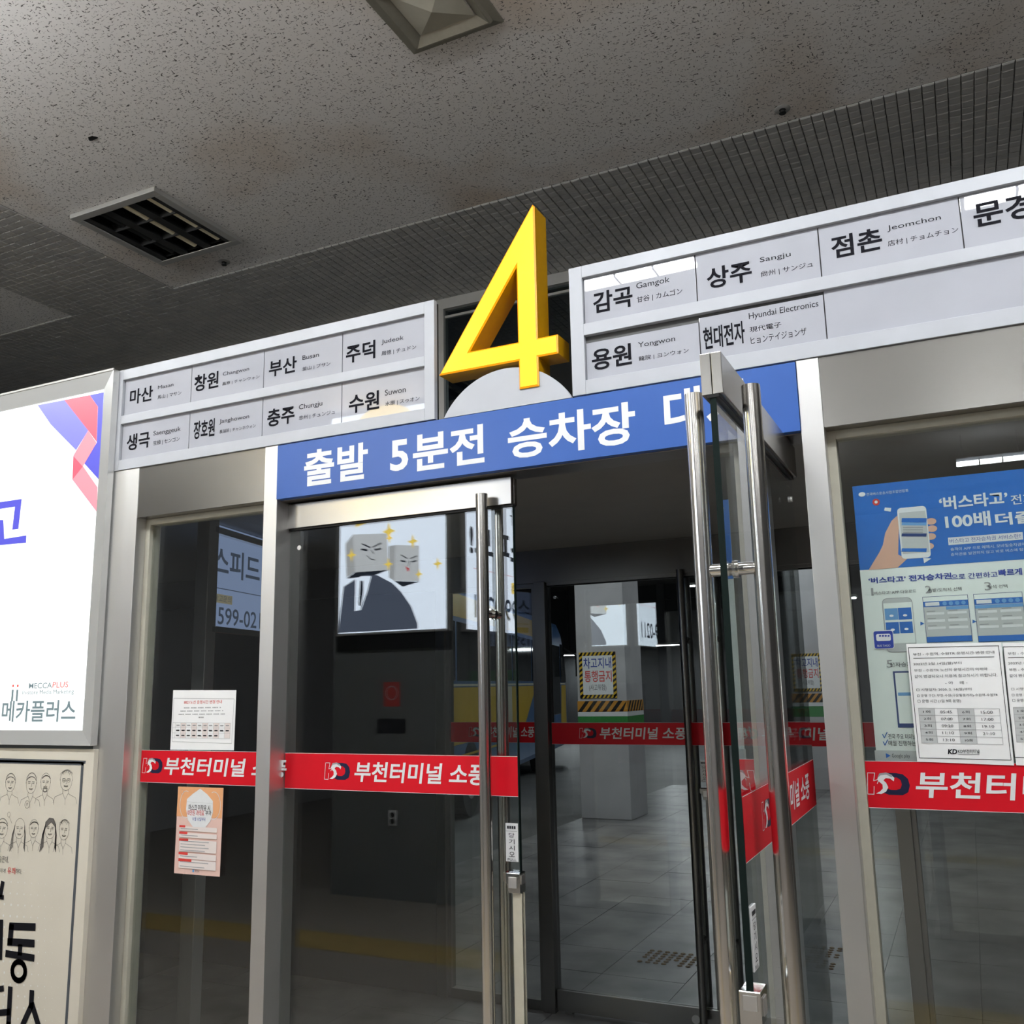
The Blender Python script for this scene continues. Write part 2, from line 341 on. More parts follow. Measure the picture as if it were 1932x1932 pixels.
# ceiling with mosaic tile strips
PT = .0489
CX0, CX1, CY1 = -4.096, -4.965, 1.395            # edge of the big board, edge of the left board, line where the cross strip starts
LV = (-3.885, -3.300, .505, 1.120)
ceil = struct(MB().box(-12, LV[0]+.03, -12, CY1, ZC, ZC+.1).box(LV[1]-.03, 6, -12, CY1, ZC, ZC+.1).box(LV[0]+.03, LV[1]-.03, -12, LV[2]+.03, ZC, ZC+.1).box(LV[0]+.03, LV[1]-.03, LV[3]-.03, CY1, ZC, ZC+.1).box(-12, 6, CY1, YI, ZC+.012, ZC+.1).build('ceiling', CEIL), 'grey fissured ceiling board with dark mosaic tile strips', 'ceiling')
box('tile_bed', GROUT, CX1, CX0, -3.0, CY1, ZC-.0012, ZC-.0002, ceil)
box('tile_bed', GROUT, -9, 3, CY1, YI, ZC-.0005, ZC+.012, ceil)
cells = []
k = 0
for j in range(19):
    y = CY1+PT*(j+.5)
    for i in range(-100, 134): cells.append((-4.096+PT*(i+.5), y))
nxs = 18; pw = (CX0-CX1)/nxs
for j in range(0, 60):
    for i in range(nxs): cells.append((CX1+pw*(i+.5), CY1-PT*(j+.5)))
def inview(x, y, mx=966, my=0):
    d = Vector((x, y, ZC))-CAM; z = d.dot(FW); return z > .1 and abs(d.dot(RT)/z*FPX) < mx and -my < 966-d.dot(UP)/z*FPX < 760+my
cells = [c for c in cells if inview(*c, 1900, 500)]
cells.sort(key=lambda c: (not inview(*c), (Vector((c[0], c[1], ZC))-CAM).length))
def tile_geo(mb, cx, cy, w, h, z0, z1, ch=.004, cx_=.0025, cy_=.0065):
    b = len(mb.v)
    mb.v += [(cx-w, cy-h, z1), (cx+w, cy-h, z1), (cx+w, cy+h, z1), (cx-w, cy+h, z1), (cx-w, cy-h, z0+ch), (cx+w, cy-h, z0+ch), (cx+w, cy+h, z0+ch), (cx-w, cy+h, z0+ch), (cx-w+cx_, cy-h+cy_, z0), (cx+w-cx_, cy-h+cy_, z0), (cx+w-cx_, cy+h-cx_, z0), (cx-w+cx_, cy+h-cx_, z0)]
    for a, c in ((0, 4), (4, 8)):
        for i in range(4): j = (i+1) % 4; mb.f.append((b+a+j, b+a+i, b+c+i, b+c+j))
    mb.f.append((b+8, b+11, b+10, b+9))
tm = MB(); tile_geo(tm, 0, 0, .0231, .0231, -.007, .0); tme = tm.me('mosaic_tile'); tme.materials.append(MOSAIC)
for (x, y) in cells[:300]:
    o = bpy.data.objects.new('mosaic_tile', tme); COL.objects.link(o); o.parent = ceil
    o.location = (x, y, ZC-.0005+random.uniform(-.0006, .0006)); o.rotation_euler = (random.uniform(-.02, .02), random.uniform(-.02, .02), random.uniform(-.02, .02))
rest = MB()
for (x, y) in cells[300:]:
    dz = random.uniform(-.0006, .0006); tile_geo(rest, x+random.uniform(-.0006, .0006), y+random.uniform(-.0006, .0006), .0231, .0231, ZC-.0075+dz, ZC-.0005+dz)
ro = rest.build('mosaic_tiles', MOSAIC, ceil); ro['kind'] = 'stuff'

# the wall that carries the adverts left of the gate
struct(box('wall_left', GREYWALL, -9, -2.89, .01, .12, 0, 2.86), 'low partition wall behind the lit advertising box', 'wall')
# hall walls behind the camera
struct(box('wall_back', HALLWALL, -12, 6, -12.1, -12, 0, ZC), 'dark far wall of the hall behind the viewer', 'wall')
struct(box('wall_hall_left', HALLWALL, -9.3, -9.2, -12, 0, 0, ZC), 'unseen pale side wall added at the left end of the hall', 'wall')  # unseen wall, added to lighten the reflection in the left window
struct(box('wall_right', DARKWALL, 6, 6.1, -12, 26, 0, ZC), 'dark side wall at the right end of the hall', 'wall')
# ---- steel posts and head panels of the gate
def trim(n, mat, x0, x1, y0, y1, z0, z1, label, bevel=.0015): return struct(box('trim_%d' % n, mat, x0, x1, y0, y1, z0, z1, None, bevel), label, 'trim')
trim(1, STEELV, -2.888, XP, 0, .12, 0, ZB-.001, 'wide brushed steel pillar between lit advert and left window')
trim(2, STEELV, X2L, X2R, 0, .13, 0, ZB-.001, 'narrow brushed steel post between left window and glass door')
trim(3, STEELV, X3L, X3R, 0, .13, 0, ZB-.001, 'narrow brushed steel post between open door and right window')
trim(4, STEEL, XP, X2L, .003, .10, ZH, ZB-.001, 'brushed steel panel above the left window')
trim(5, STEEL, X3R, 1.35, .003, .10, ZH, ZB-.001, 'brushed steel panel above the right window')
trim(6, STEELV, 1.35, 1.41, 0, .13, 0, ZB-.001, 'brushed steel post at the right end of the right window')
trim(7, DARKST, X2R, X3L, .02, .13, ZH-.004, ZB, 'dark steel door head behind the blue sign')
# porch roof between the two glass fronts
struct(MB().box(-5.2, 3.0, .13, YI-.04, 2.42, 2.47).build('ceiling_porch', PAINTC), 'dark painted soffit over the porch between the doors', 'ceiling')
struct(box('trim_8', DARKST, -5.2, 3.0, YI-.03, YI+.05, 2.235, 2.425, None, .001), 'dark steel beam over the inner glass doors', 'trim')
struct(box('trim_9', DARKST, -5.2, 3.0, YI-.035, YI-.02, 2.415, 2.43), 'thin joint trim along the porch soffit', 'trim')
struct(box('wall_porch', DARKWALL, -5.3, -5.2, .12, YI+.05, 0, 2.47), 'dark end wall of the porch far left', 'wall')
for n, (a, b) in enumerate(((-2.16, -2.093), (-.367, -.303), (-2.80, -2.74), (1.35, 1.41))):
    struct(box('trim_%d' % (10+n), DARKST, a, b, YI-.04, YI+.05, 0, 2.24, None, .0015), ('dark steel post of the inner front beside the left inner door', 'dark steel post of the inner front seen through right window', 'dark steel post of the inner front seen through left window', 'dark steel post at the far right of the inner front')[n], 'trim')

# ---- fixed windows
def window(n, x0, x1, y, z1, glassmat, label, bead=True, frame=STEELV):
    e = struct(empty('window_%d' % n, ((x0+x1)/2, y, 0)), label, 'window'); bx = (x0+x1)/2
    MB().box(x0-bx+.022, x1-bx-.017, -.005, .005, .05, z1-.017).build('glass_pane', glassmat, e)
    f = MB(); f.box(x0-bx, x0-bx+.022, -.02, .03, 0, z1).box(x1-bx-.022, x1-bx, -.02, .03, 0, z1).box(x0-bx+.022, x1-bx-.022, -.02, .03, z1-.022, z1).box(x0-bx+.022, x1-bx-.022, -.02, .03, 0, .05)
    f.build('window_frame', CREAM if bead else frame, e, .001); return e
w1 = window(1, XP, X2L, .066, ZH, GLASS, 'tall fixed window at the left with orange and white notices')
w2 = window(2, X3R, 1.35, .066, ZH, GLASS, 'tall fixed window at the right with blue ticket poster')
w3 = window(3, -2.74, -2.16, YI, 2.235, GLASS, 'inner fixed window beyond the left window', False, DARKST)
w4 = window(4, -.303, 1.35, YI, 2.235, GLASS, 'inner fixed window beyond the right window', False, DARKST)
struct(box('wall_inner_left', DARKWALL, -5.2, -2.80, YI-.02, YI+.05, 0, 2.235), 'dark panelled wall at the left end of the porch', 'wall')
# transom wall above the inner front, seen behind the yellow 4
tr = struct(empty('window_6', (0, YI, 2.43)), 'dark transom window behind the yellow numeral', 'window')
for a, b in ((-5.5, -2.793), (-2.736, -.36), (-.30, 2.5)):
    box('glass_pane', GLASSD, a, b, -.005, .005, .02, 1.56, tr)
fr = MB(); fr.box(-6, 3, -.03, .03, 1.565, 1.64)
for a in (-2.793, -.36): fr.box(a, a+.057, -.03, .03, 0, 1.565)
fr.build('window_frame', ALUD, tr, .001); box('sill_bar', ALUD, -6, 3, -.02, .02, -.01, .02, tr); box('glazing_bar', ALUD, -2.736, -.36, -.012, .012, 1.51, 1.525, tr)

# red bands on the fixed windows
def fixed_band(e, y, u0, u1, v0, v1, lu, lw, tu, tw):
    B = boardY(y, e, e.location); band_print(B, u0, v0, u1, v1, lu, lw, tu, tw); B.flush()
def ux(px, py, y): return onY(px, py, y).x
yb = .0605
fixed_band(w1, yb, XP+.023, X2L-.023, 1.357, 1.469, ux(269, 1447, yb), .098, ux(310, 1452, yb), .545)
fixed_band(w2, yb, X3R+.023, 1.327, 1.358, 1.470, ux(1636, 1486, yb), .098, ux(1728, 1490, yb), .54)
fixed_band(w3, YI-.006, -2.717, -2.183, 1.358, 1.470, -2.60, .10, -2.49, .30)
fixed_band(w4, YI-.006, -.28, 1.327, 1.358, 1.470, -.1, .10, .02, .54)

# ---- glass doors
DW = .862
def door(n, pivot, rz, hand, label):
    e = struct(empty('door_%d' % n, pivot, rz), label, 'door')
    a, b = (-.06, DW-.06) if hand > 0 else (-(DW-.06), .06)       # leaf from hinge edge to free edge, local x
    fe = b if hand > 0 else a; s = 1 if hand > 0 else -1
    for (z0, z1, nm) in ((2.218, 2.303, 'top_rail'), (.012, .112, 'bottom_rail')):
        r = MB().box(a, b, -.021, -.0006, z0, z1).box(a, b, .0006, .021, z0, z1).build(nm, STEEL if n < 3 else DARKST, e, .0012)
    box('rail_gasket', BLACK, a, b, -.012, .012, 2.212, 2.219, e)
    MB().box(a+.002, b-.002, -.006, .006, .112, 2.212).build('glass_pane', GLASS, e)
    box('glass_edge', GLEDGE, fe-s*.004, fe-s*.002, -.0062, .0062, .112, 2.212, e)
    hx = fe-s*.083
    for sy in (-1, 1):
        h = MB().tube((hx, sy*.058, .06), (hx, sy*.058, 2.25), .0185, 24).build('handle_bar', POLISH if n < 3 else DARKST, e, 0, True)
        for z in (1.885, .42):
            so = MB().tube((hx, sy*.006, z), (hx, sy*.05, z), .0125, 16).tube((hx, sy*.006, z), (hx, sy*.012, z), .017, 16).build('standoff', CHROME if n < 3 else DARKST, h, 0, True)
    # pull plate
    pl = box('pull_plate', WHITE, fe-s*.006, fe-s*.046, -.0095, -.0062, 1.172, 1.278, e, .0008)
    B = Board(lambda u, v, w: (u, -.0096-w, v), pl); x0, x1 = min(fe-s*.006, fe-s*.046), max(fe-s*.006, fe-s*.046)
    for i, ch in enumerate('당기시오'): B.text('plate_lettering', INK, ch, x0+.011, 1.2515-.0175*i-.0135, x1-.011, 1.2515-.0175*i, 1)
    B.text('plate_lettering', INKG, 'PULL', x0+.006, 1.1745, x1-.006, 1.181, 1); B.bar('plate_line', INKG, x0+.002, x1-.002, 1.2565, .0008, 1)
    for k_ in range(4): B.rect('plate_mark', INKG, x0+.006+.0072*k_, 1.2625, x0+.0115+.0072*k_, 1.2705, 1)
    B.flush()
    # lock case with a stepped face, and the edge strip under it
    x0, x1 = fe+s*.002, fe-s*.052
    lk = MB().prism([(p if s > 0 else p) for p in ([(x1, 1.143), (x1, 1.120), (x1+s*.012, 1.112), (x1+s*.018, 1.088), (x0, 1.088), (x0, 1.143)] if s > 0 else [(x0, 1.143), (x0, 1.088), (x1+s*.018, 1.088), (x1+s*.012, 1.112), (x1, 1.120), (x1, 1.143)])], -.019, .019).build('lock_case', CHROME, e, .0015)
    box('lock_inset', STEELV, fe-s*.008, fe-s*.034, -.0215, -.019, 1.102, 1.132, lk, .001)
    box('lock_cover', STEELV, fe+s*.0022, fe+s*.0045, -.012, .012, 1.112, 1.136, lk)
    MB().box(fe-s*.026, fe+s*.003, -.011, -.0062, .112, 1.087).box(fe-s*.026, fe+s*.003, .0062, .011, .112, 1.087).build('edge_strip', IVORY if n < 3 else DARKST, e, .0008)
    # name band (outer face) and its plain back
    for sy, lay in ((-1, 0), ):
        B = Board(lambda u, v, w: (u, -.0064-w, v), e); band_print(B, a+.004, 1.352, b-.004, 1.466, a+.165, .10, a+.282, .475); B.flush()
    B = Board(lambda u, v, w: (-u, .0064+w, v), e); B.rect('red_band_back', RED, -b+.004, 1.352, -a-.004, 1.466, 1); B.flush()
    sc = MB().tube((a+.045 if s > 0 else b-.045, -.0065, 2.15), (a+.045 if s > 0 else b-.045, -.012, 2.15), .008, 12).build('glass_bolt', STEELV, e, 0, True)
    box('floor_pivot', DARKST, (-.02), .02, -.018, .018, .0005, .012, e)
    if n == 3: MB().lathe([(0, 0), (.02, 0), (.022, .004), (.022, .01)], 0, 0, 18)
    lk2 = MB().tube((fe-s*.13, -.0215, .062), (fe-s*.13, -.029, .062), .020, 18).build('bottom_lock', CHROME if n < 3 else STEELV, e, 0, True)
    return e
door(1, (-2.071+.012+.06-.013, .08, 0), 0, 1, 'closed glass door leaf left of the open doorway')
door(2, (-.395, .08, 0), math.radians(90), -1, 'open glass door leaf swung out towards the viewer')
door(3, (-2.088+.06, YI, 0), 0, 1, 'inner glass door leaf seen through the doorway')
door(4, (-.372-.06, YI, 0), 0, -1, 'inner glass door leaf half hidden by the open door')

# ================================================================== SIGNS OVER THE GATE
def name_board(name, label, x0, x1, win, cells_top, cells_bot, shift=0.0):
    """white aluminium box with two rows of frosted panels. win = (wx0, wx1, row bottoms/tops)"""
    e = tag(empty(name, ((x0+x1)/2, 0, ZB)), label, 'sign'); bx = (x0+x1)/2
    wx0, wx1, (t0, t1, b0, b1) = win
    f = MB()
    for a in ((x0, wx0, ZB, ZT), (wx1, x1, ZB, ZT), (wx0, wx1, t1, ZT), (wx0, wx1, b1, t0), (wx0, wx1, ZB, b0)): f.box(a[0]-bx, a[1]-bx, -.004, .016, a[2]-ZB, a[3]-ZB)
    f.build('sign_frame', ALU, e, .0012); box('sign_back', BLACK, x0-bx+.004, x1-bx-.004, .0165, .03, .002, ZT-ZB-.004, e)
    box('shadow_gap', ACRYD, wx0-bx, wx1-bx, .0135, .0155, b0-ZB, t1-ZB, e)
    P = []
    for (cs, z0, z1) in ((cells_top, t0, t1), (cells_bot, b0, b1)):
        for (a, b, drop) in cs:
            P.append(box('name_panel', ACRY, a-bx+.0015, b-bx-.0015, .008, .012, z0-ZB, z1-ZB-drop, e, .0006))
    return e, P
def Zs(*pts): return sum(onY(x, y, 0).z for x, y in pts)/len(pts)
t1, t0 = Zs((232, 716), (801, 595)), Zs((230, 783), (801, 675)); b1, b0 = Zs((229, 799), (802, 693)), Zs((227, 867), (803, 773))
dx = [onY(232, 750, 0).x, onY(358, 725, 0).x, onY(495, 697, 0).x, onY(643.5, 665, 0).x, onY(801.5, 640, 0).x]
eL, PL = name_board('destination_board', 'white destination board with eight panels left of the yellow 4', -2.895, onY(820, 570, 0).x, (dx[0], dx[4], (t0, t1, b0, b1)),
                    [(dx[i], dx[i+1], 0) for i in range(4)], [(dx[i], dx[i+1], 0) for i in range(4)])
T1, T0 = Zs((1100, 530), (1500, 430)), Zs((1103, 615), (1540, 521)); B1, B0 = Zs((1102, 636), (1545, 546)), Zs((1106, 721), (1540, 640))
T0 = max(T0, B1+.02)
ex = [onY(1100, 570, 0).x, onY(1313, 540, 0).x, onY(1547, 490, 0).x, onY(1815, 430, 0).x]; ex.append(ex[3]+.30)
eR, PR = name_board('destination_board', 'white destination board with seven panels right of the yellow 4', onY(1075, 560, 0).x, ex[4]+.05, (ex[0], ex[4], (T0, T1, B0, B1)),
                    [(ex[i], ex[i+1], 0) for i in range(4)], [(ex[0], ex[1], .022), (ex[1], ex[2], .010), (ex[2], ex[4], 0)])
z3, z4, z5, z6, z2 = zmap((0, 560), .29), zmap((480, 560), .3209), zmap((1050, 400), .2329), zmap((1450, 280), .2495), zmap((966, 0), .5)
def name_text(e, panel, items):
    B = boardY(.008, panel, e.location)
    for (nm, mat, body, zz, lb, rt, bold) in items: B.tpx(nm, mat, body, zz(*lb), zz(*rt), 2, bold)
    B.flush()
KO, EN, CJ = ('korean_name', INK), ('latin_name', INKG), ('chinese_japanese_name', INKG)
def N3(ko, en, cj):
    out = []
    for (nm, mat), it, bold in ((KO, ko, .022), (EN, en, 0), (CJ, cj, 0)):
        if it: out.append((nm, mat, it[0], it[1], it[2], it[3], bold))
    return out
name_text(eL, PL[0], N3(('마산', z3, (843, 705), (998, 575)), ('Masan', z3, (1028, 602), (1130, 558)), ('馬山 | マサン', z3, (1025, 672), (1182, 610))))
name_text(eL, PL[1], N3(('창원', z3, (1262, 622), (1425, 480)), ('Changwon', z3, (1450, 522), (1622, 455)), ('昌原 | チャンウォン', z3, (1448, 582), (1690, 508))))
name_text(eL, PL[2], N3(('부산', z4, (85, 475), (250, 345)), ('Busan', z4, (283, 372), (380, 326)), ('釜山 | ブサン', z4, (282, 440), (448, 380))))
name_text(eL, PL[3], N3(('주덕', z4, (538, 395), (712, 252)), ('Judeok', z4, (748, 285), (878, 226)), ('周徳 | チュドン', z4, (748, 352), (952, 280))))
name_text(eL, PL[4], N3(('생극', z3, (822, 1005), (978, 872)), ('Saenggeuk', z3, (998, 912), (1178, 842)), ('笙極 | センゴン', z3, (997, 972), (1170, 908))))
name_text(eL, PL[5], N3(('장호원', z3, (1258, 930), (1400, 788)), ('Janghowon', z3, (1428, 832), (1622, 763)), ('長湖院 | チャンホウォン', z3, (1428, 895), (1665, 825))))
name_text(eL, PL[6], N3(('충주', z4, (75, 768), (238, 635)), ('Chungju', z4, (262, 672), (400, 610)), ('忠州 | チュンジュ', z4, (262, 730), (475, 663))))
name_text(eL, PL[7], N3(('수원', z4, (555, 690), (735, 548)), ('Suwon', z4, (768, 582), (890, 526)), ('水原 | スゥオン', z4, (770, 648), (972, 582))))
name_text(eR, PR[0], N3(('감곡', z5, (300, 828), (612, 590)), ('Gamgok', z5, (648, 638), (915, 520)), ('甘谷 | カムゴン', z5, (652, 745), (1018, 612))))
name_text(eR, PR[1], N3(('상주', z5, (1222, 630), (1575, 385)), ('Sangju', z5, (1650, 422), (1895, 318)), ('尙州 | サンジュ', z2, (940, 1050), (1135, 985))))
name_text(eR, PR[2], N3(('점촌', z6, (482, 838), (848, 592)), ('Jeomchon', z6, (900, 635), (1300, 500)), ('店村 | チョムチョン', z6, (905, 750), (1432, 590))))
name_text(eR, PR[3], N3(('문경', z6, (1560, 605), (1985, 325)), None, None))
name_text(eR, PR[4], N3(('용원', z5, (290, 1290), (605, 1060)), ('Yongwon', z5, (663, 1112), (960, 1003)), ('龍院 | ヨンウォン', z5, (668, 1215), (1070, 1100))))
name_text(eR, PR[5], N3(('현대전자', z5, (1195, 1120), (1518, 880)), ('Hyundai Electronics', z2, (895, 1212), (1155, 1133)), ('現代電子', z5, (1568, 978), (1820, 888))) + [('chinese_japanese_name', INKG, 'ヒョンテイジョンザ', z2, (902, 1300), (1110, 1236), 0)])

# blue boarding notice over the doors
bs = tag(empty('boarding_sign', ((X2R+X3L)/2, 0, 2.31)), 'long blue sign with white Korean lettering above the doors', 'sign')
box('sign_plate', BLUE, X2R-bs.location.x+.001, X3L-bs.location.x-.001, -.005, .02, .001, .190, bs, .0008)
B = boardY(-.0052, bs, bs.location)
for body, lb, rt in (('출발', z4(290, 1118), z4(668, 850)), ('5', z4(798, 1030), z4(905, 832)), ('분전', z4(932, 1030), z4(1350, 745)), ('승차장', (959, 868), (1197, 756)), ('대기', (1255, 821), (1402, 714))):
    B.tpx('white_lettering', WHITE, body, lb, rt, 1, bold=.026)
B.flush()

# the lit yellow gate number on its half-round plate
g4 = tag(empty('gate_number', (-1.18, 0, 2.502)), 'glowing yellow numeral 4 standing on a white half-round plate', 'sign')
O4 = [(-1.084, 3.145), (-1.423, 2.643), (-1.142, 2.643), (-1.142, 2.553), (-1.077, 2.553), (-1.077, 2.644), (-1.011, 2.644), (-1.011, 2.704), (-1.077, 2.704), (-1.0765, 3.138)]
H4 = [(-1.143, 2.949), (-1.311, 2.703), (-1.143, 2.703)]
def offset_poly(P, d):
    n = len(P); out = []
    ar = sum(P[i][0]*P[(i+1) % n][1]-P[(i+1) % n][0]*P[i][1] for i in range(n)); sg = 1 if ar > 0 else -1
    for i in range(n):
        a, b, c = Vector(P[i-1]), Vector(P[i]), Vector(P[(i+1) % n]); e1 = (b-a).normalized(); e2 = (c-b).normalized()
        n1 = Vector((-e1.y, e1.x))*sg; n2 = Vector((-e2.y, e2.x))*sg; k = n1+n2; l = max(k.length_squared, .35); v = b+k*(2*d/l); out.append((v.x, v.y))
    return out
def ring_face(outer, holes, y, name, mat, parent, off):
    bm = bmesh.new(); ed = []
    for loop in [outer]+holes:
        vs = [bm.verts.new((p[0]-off[0], y-off[1], p[1]-off[2])) for p in loop]
        ed += [bm.edges.new((vs[i], vs[(i+1) % len(vs)])) for i in range(len(vs))]
    bmesh.ops.triangle_fill(bm, use_beauty=True, edges=ed); bmesh.ops.recalc_face_normals(bm, faces=bm.faces)
    for f in bm.faces:
        if f.normal.y > 0: f.normal_flip()
    me = bpy.data.meshes.new(name); bm.to_mesh(me); bm.free(); return link(name, me, mat, parent)
def wall_loop(loops, y0, y1, name, mat, parent, off, y2=None):
    mb = MB()
    for P in loops:
        for i in range(len(P)):
            a, b = P[i], P[(i+1) % len(P)]
            mb.quad((a[0]-off[0], y0-off[1], a[1]-off[2]), (b[0]-off[0], y0-off[1], b[1]-off[2]), (b[0]-off[0], y1-off[1], b[1]-off[2]), (a[0]-off[0], y1-off[1], a[1]-off[2]))
    return mb.build(name, mat, parent)
off4 = tuple(g4.location)
ins = offset_poly(O4, .005); inh = offset_poly(H4, -.005)
ring_face(ins, [inh], -.012, 'numeral_face', YEL4, g4, off4)
# lit rim round the face, bevelled to the return
mb = MB()
for P, Q in ((O4, ins), (H4, inh)):
    for i in range(len(P)):
        j = (i+1) % len(P); mb.quad((P[i][0]-off4[0], -.008-off4[1], P[i][1]-off4[2]), (P[j][0]-off4[0], -.008-off4[1], P[j][1]-off4[2]), (Q[j][0]-off4[0], -.012-off4[1], Q[j][1]-off4[2]), (Q[i][0]-off4[0], -.012-off4[1], Q[i][1]-off4[2]))
mb.build('numeral_rim', YELE, g4)
wall_loop([O4, H4], -.008, .078, 'numeral_return', YELS, g4, off4)
ring_face(O4, [H4], .078, 'numeral_back', YELS, g4, off4)
a0 = math.degrees(math.asin((.2496-.127)/.2496)); pts = [(-1.192+.2496*math.cos(math.radians(a0+(180-2*a0)*i/32)), 2.629-.2496+.2496*math.sin(math.radians(a0+(180-2*a0)*i/32))) for i in range(33)]
MB().prism([(x-off4[0], z-off4[2]) for x, z in pts], -.004, .012).build('half_round_plate', ALU, g4)
MB().box(-.06, .06, .012, .06, .0, .05).build('plate_bracket', ALUD, g4)

# ================================================================== ADVERTS LEFT OF THE GATE
lb = tag(empty('light_box', (-3.46, -.03, 1.48)), 'glowing white advertising light box in a mirror-finish frame', 'light box')
lx0, lx1, lz0, lz1 = -4.05, -2.86, 1.488, 2.905
ix0, ix1, iz0, iz1 = -4.0, -2.921, 1.541, 2.838
bo = tuple(lb.location)
def frame_part(parent, name, mat, ox0, ox1, oz0, oz1, jx0, jx1, jz0, jz1, yf, ys, base):
    for (q, nm) in (([(ox0, oz1), (ox1, oz1), (jx1, jz1), (jx0, jz1)], 't'), ([(ox0, oz0), (ox1, oz0), (jx1, jz0), (jx0, jz0)], 'b'), ([(ox1, oz0), (ox1, oz1), (jx1, jz1), (jx1, jz0)], 'r'), ([(ox0, oz0), (ox0, oz1), (jx0, jz1), (jx0, jz0)], 'l')):
        q = [(a-base[0], b-base[2]) for a, b in q]; mb = MB()
        a, b, c, d = q; F = lambda p, y: (p[0], y-base[1], p[1])
        mb.quad(F(a, yf), F(b, yf), F(c, ys), F(d, ys)); mb.quad(F(a, yf), F(b, yf), F(b, -.006), F(a, -.006)); mb.quad(F(d, ys), F(c, ys), F(c, -.006), F(d, -.006))
        mb.build(name, mat, parent)
frame_part(lb, 'frame_rail', MIRROR, lx0, lx1, lz0, lz1, ix0, ix1, iz0, iz1, -.034, -.022, bo)
box('frame_lip', ALUD, lx0-bo[0], lx1-bo[0], -.006, .0, lz1-bo[2]-.004, lz1-bo[2]+.004, lb)
box('lit_panel', LBW, ix0-bo[0], ix1-bo[0], .012, .02, iz0-bo[2], iz1-bo[2], lb)
B = boardY(-.0182, lb, bo)
LBV = emit('lit_violet_print', (.22, .22, .78), LBOX*.8); LBP = emit('lit_pink_print', (1.0, .30, .36), LBOX*.8); LBPD = emit('lit_deep_pink_print', (.92, .12, .18), LBOX*.8); LBI = emit('lit_indigo_print', (.10, .10, .62), LBOX*.8)
LBT = emit('lit_grey_print', (.20, .27, .29), LBOX*.6); LBR = emit('lit_red_print', (.85, .10, .08), LBOX*.7)
B.ppx('indigo_shape', LBV, [z3(*p) for p in ((245, 705), (420, 672), (575, 870), (495, 998), (330, 830))], 1)
B.ppx('indigo_shape', LBI, [z3(*p) for p in ((585, 640), (676, 621), (644, 1190), (545, 1080), (630, 950), (638, 715))], 1)
B.ppx('pink_shape', LBPD, [z3(*p) for p in ((420, 672), (585, 640), (638, 715), (630, 945), (575, 870))], 2)
B.ppx('pink_shape', LBP, [z3(*p) for p in ((575, 870), (630, 950), (540, 1105), (478, 1035))], 3)
B.ppx('pink_shape', LBPD, [z3(*p) for p in ((478, 1035), (540, 1105), (472, 1190))], 2)
B.ppx('pink_shape', LBP, [z3(*p) for p in ((540, 1100), (636, 1240), (630, 1400), (472, 1190))], 2)
# outlined headline glyph at the left edge
for lay, mat, pad in ((1, LBI, 0), ):
    B.ppx('headline_glyph', mat, [z3(*p) for p in ((-260, 1375), (142, 1315), (120, 1510), (80, 1515), (98, 1365), (-260, 1420))], 1)
    B.ppx('headline_glyph', mat, [z3(*p) for p in ((-260, 1455), (22, 1452), (28, 1575), (172, 1552), (170, 1600), (-260, 1640))], 1)
zA = zmap((0, 1120), .29)
B.tpx('company_name', LBT, 'MECCA', zA(188, 618), zA(340, 578), 1, bold=.006); B.tpx('company_name', LBR, 'PLUS', zA(342, 612), zA(446, 572), 1)
B.tpx('company_line', LBT, 'In-store Media Marketing', zA(145, 665), zA(482, 622), 1)
B.tpx('company_logo', LBT, '메카플러스', zA(8, 835), zA(498, 690), 1, bold=.015)
for xx in (86, 116):
    p = B.px(*zA(xx, 600)); B.ell('logo_dot', LBR, p[0], p[1], .0052, .0052, 1, 12); B.ppx('logo_bar', LBT, [zA(xx-8, 625), zA(xx+4, 625), zA(xx-2, 700), zA(xx-14, 700)], 1)
B.flush()

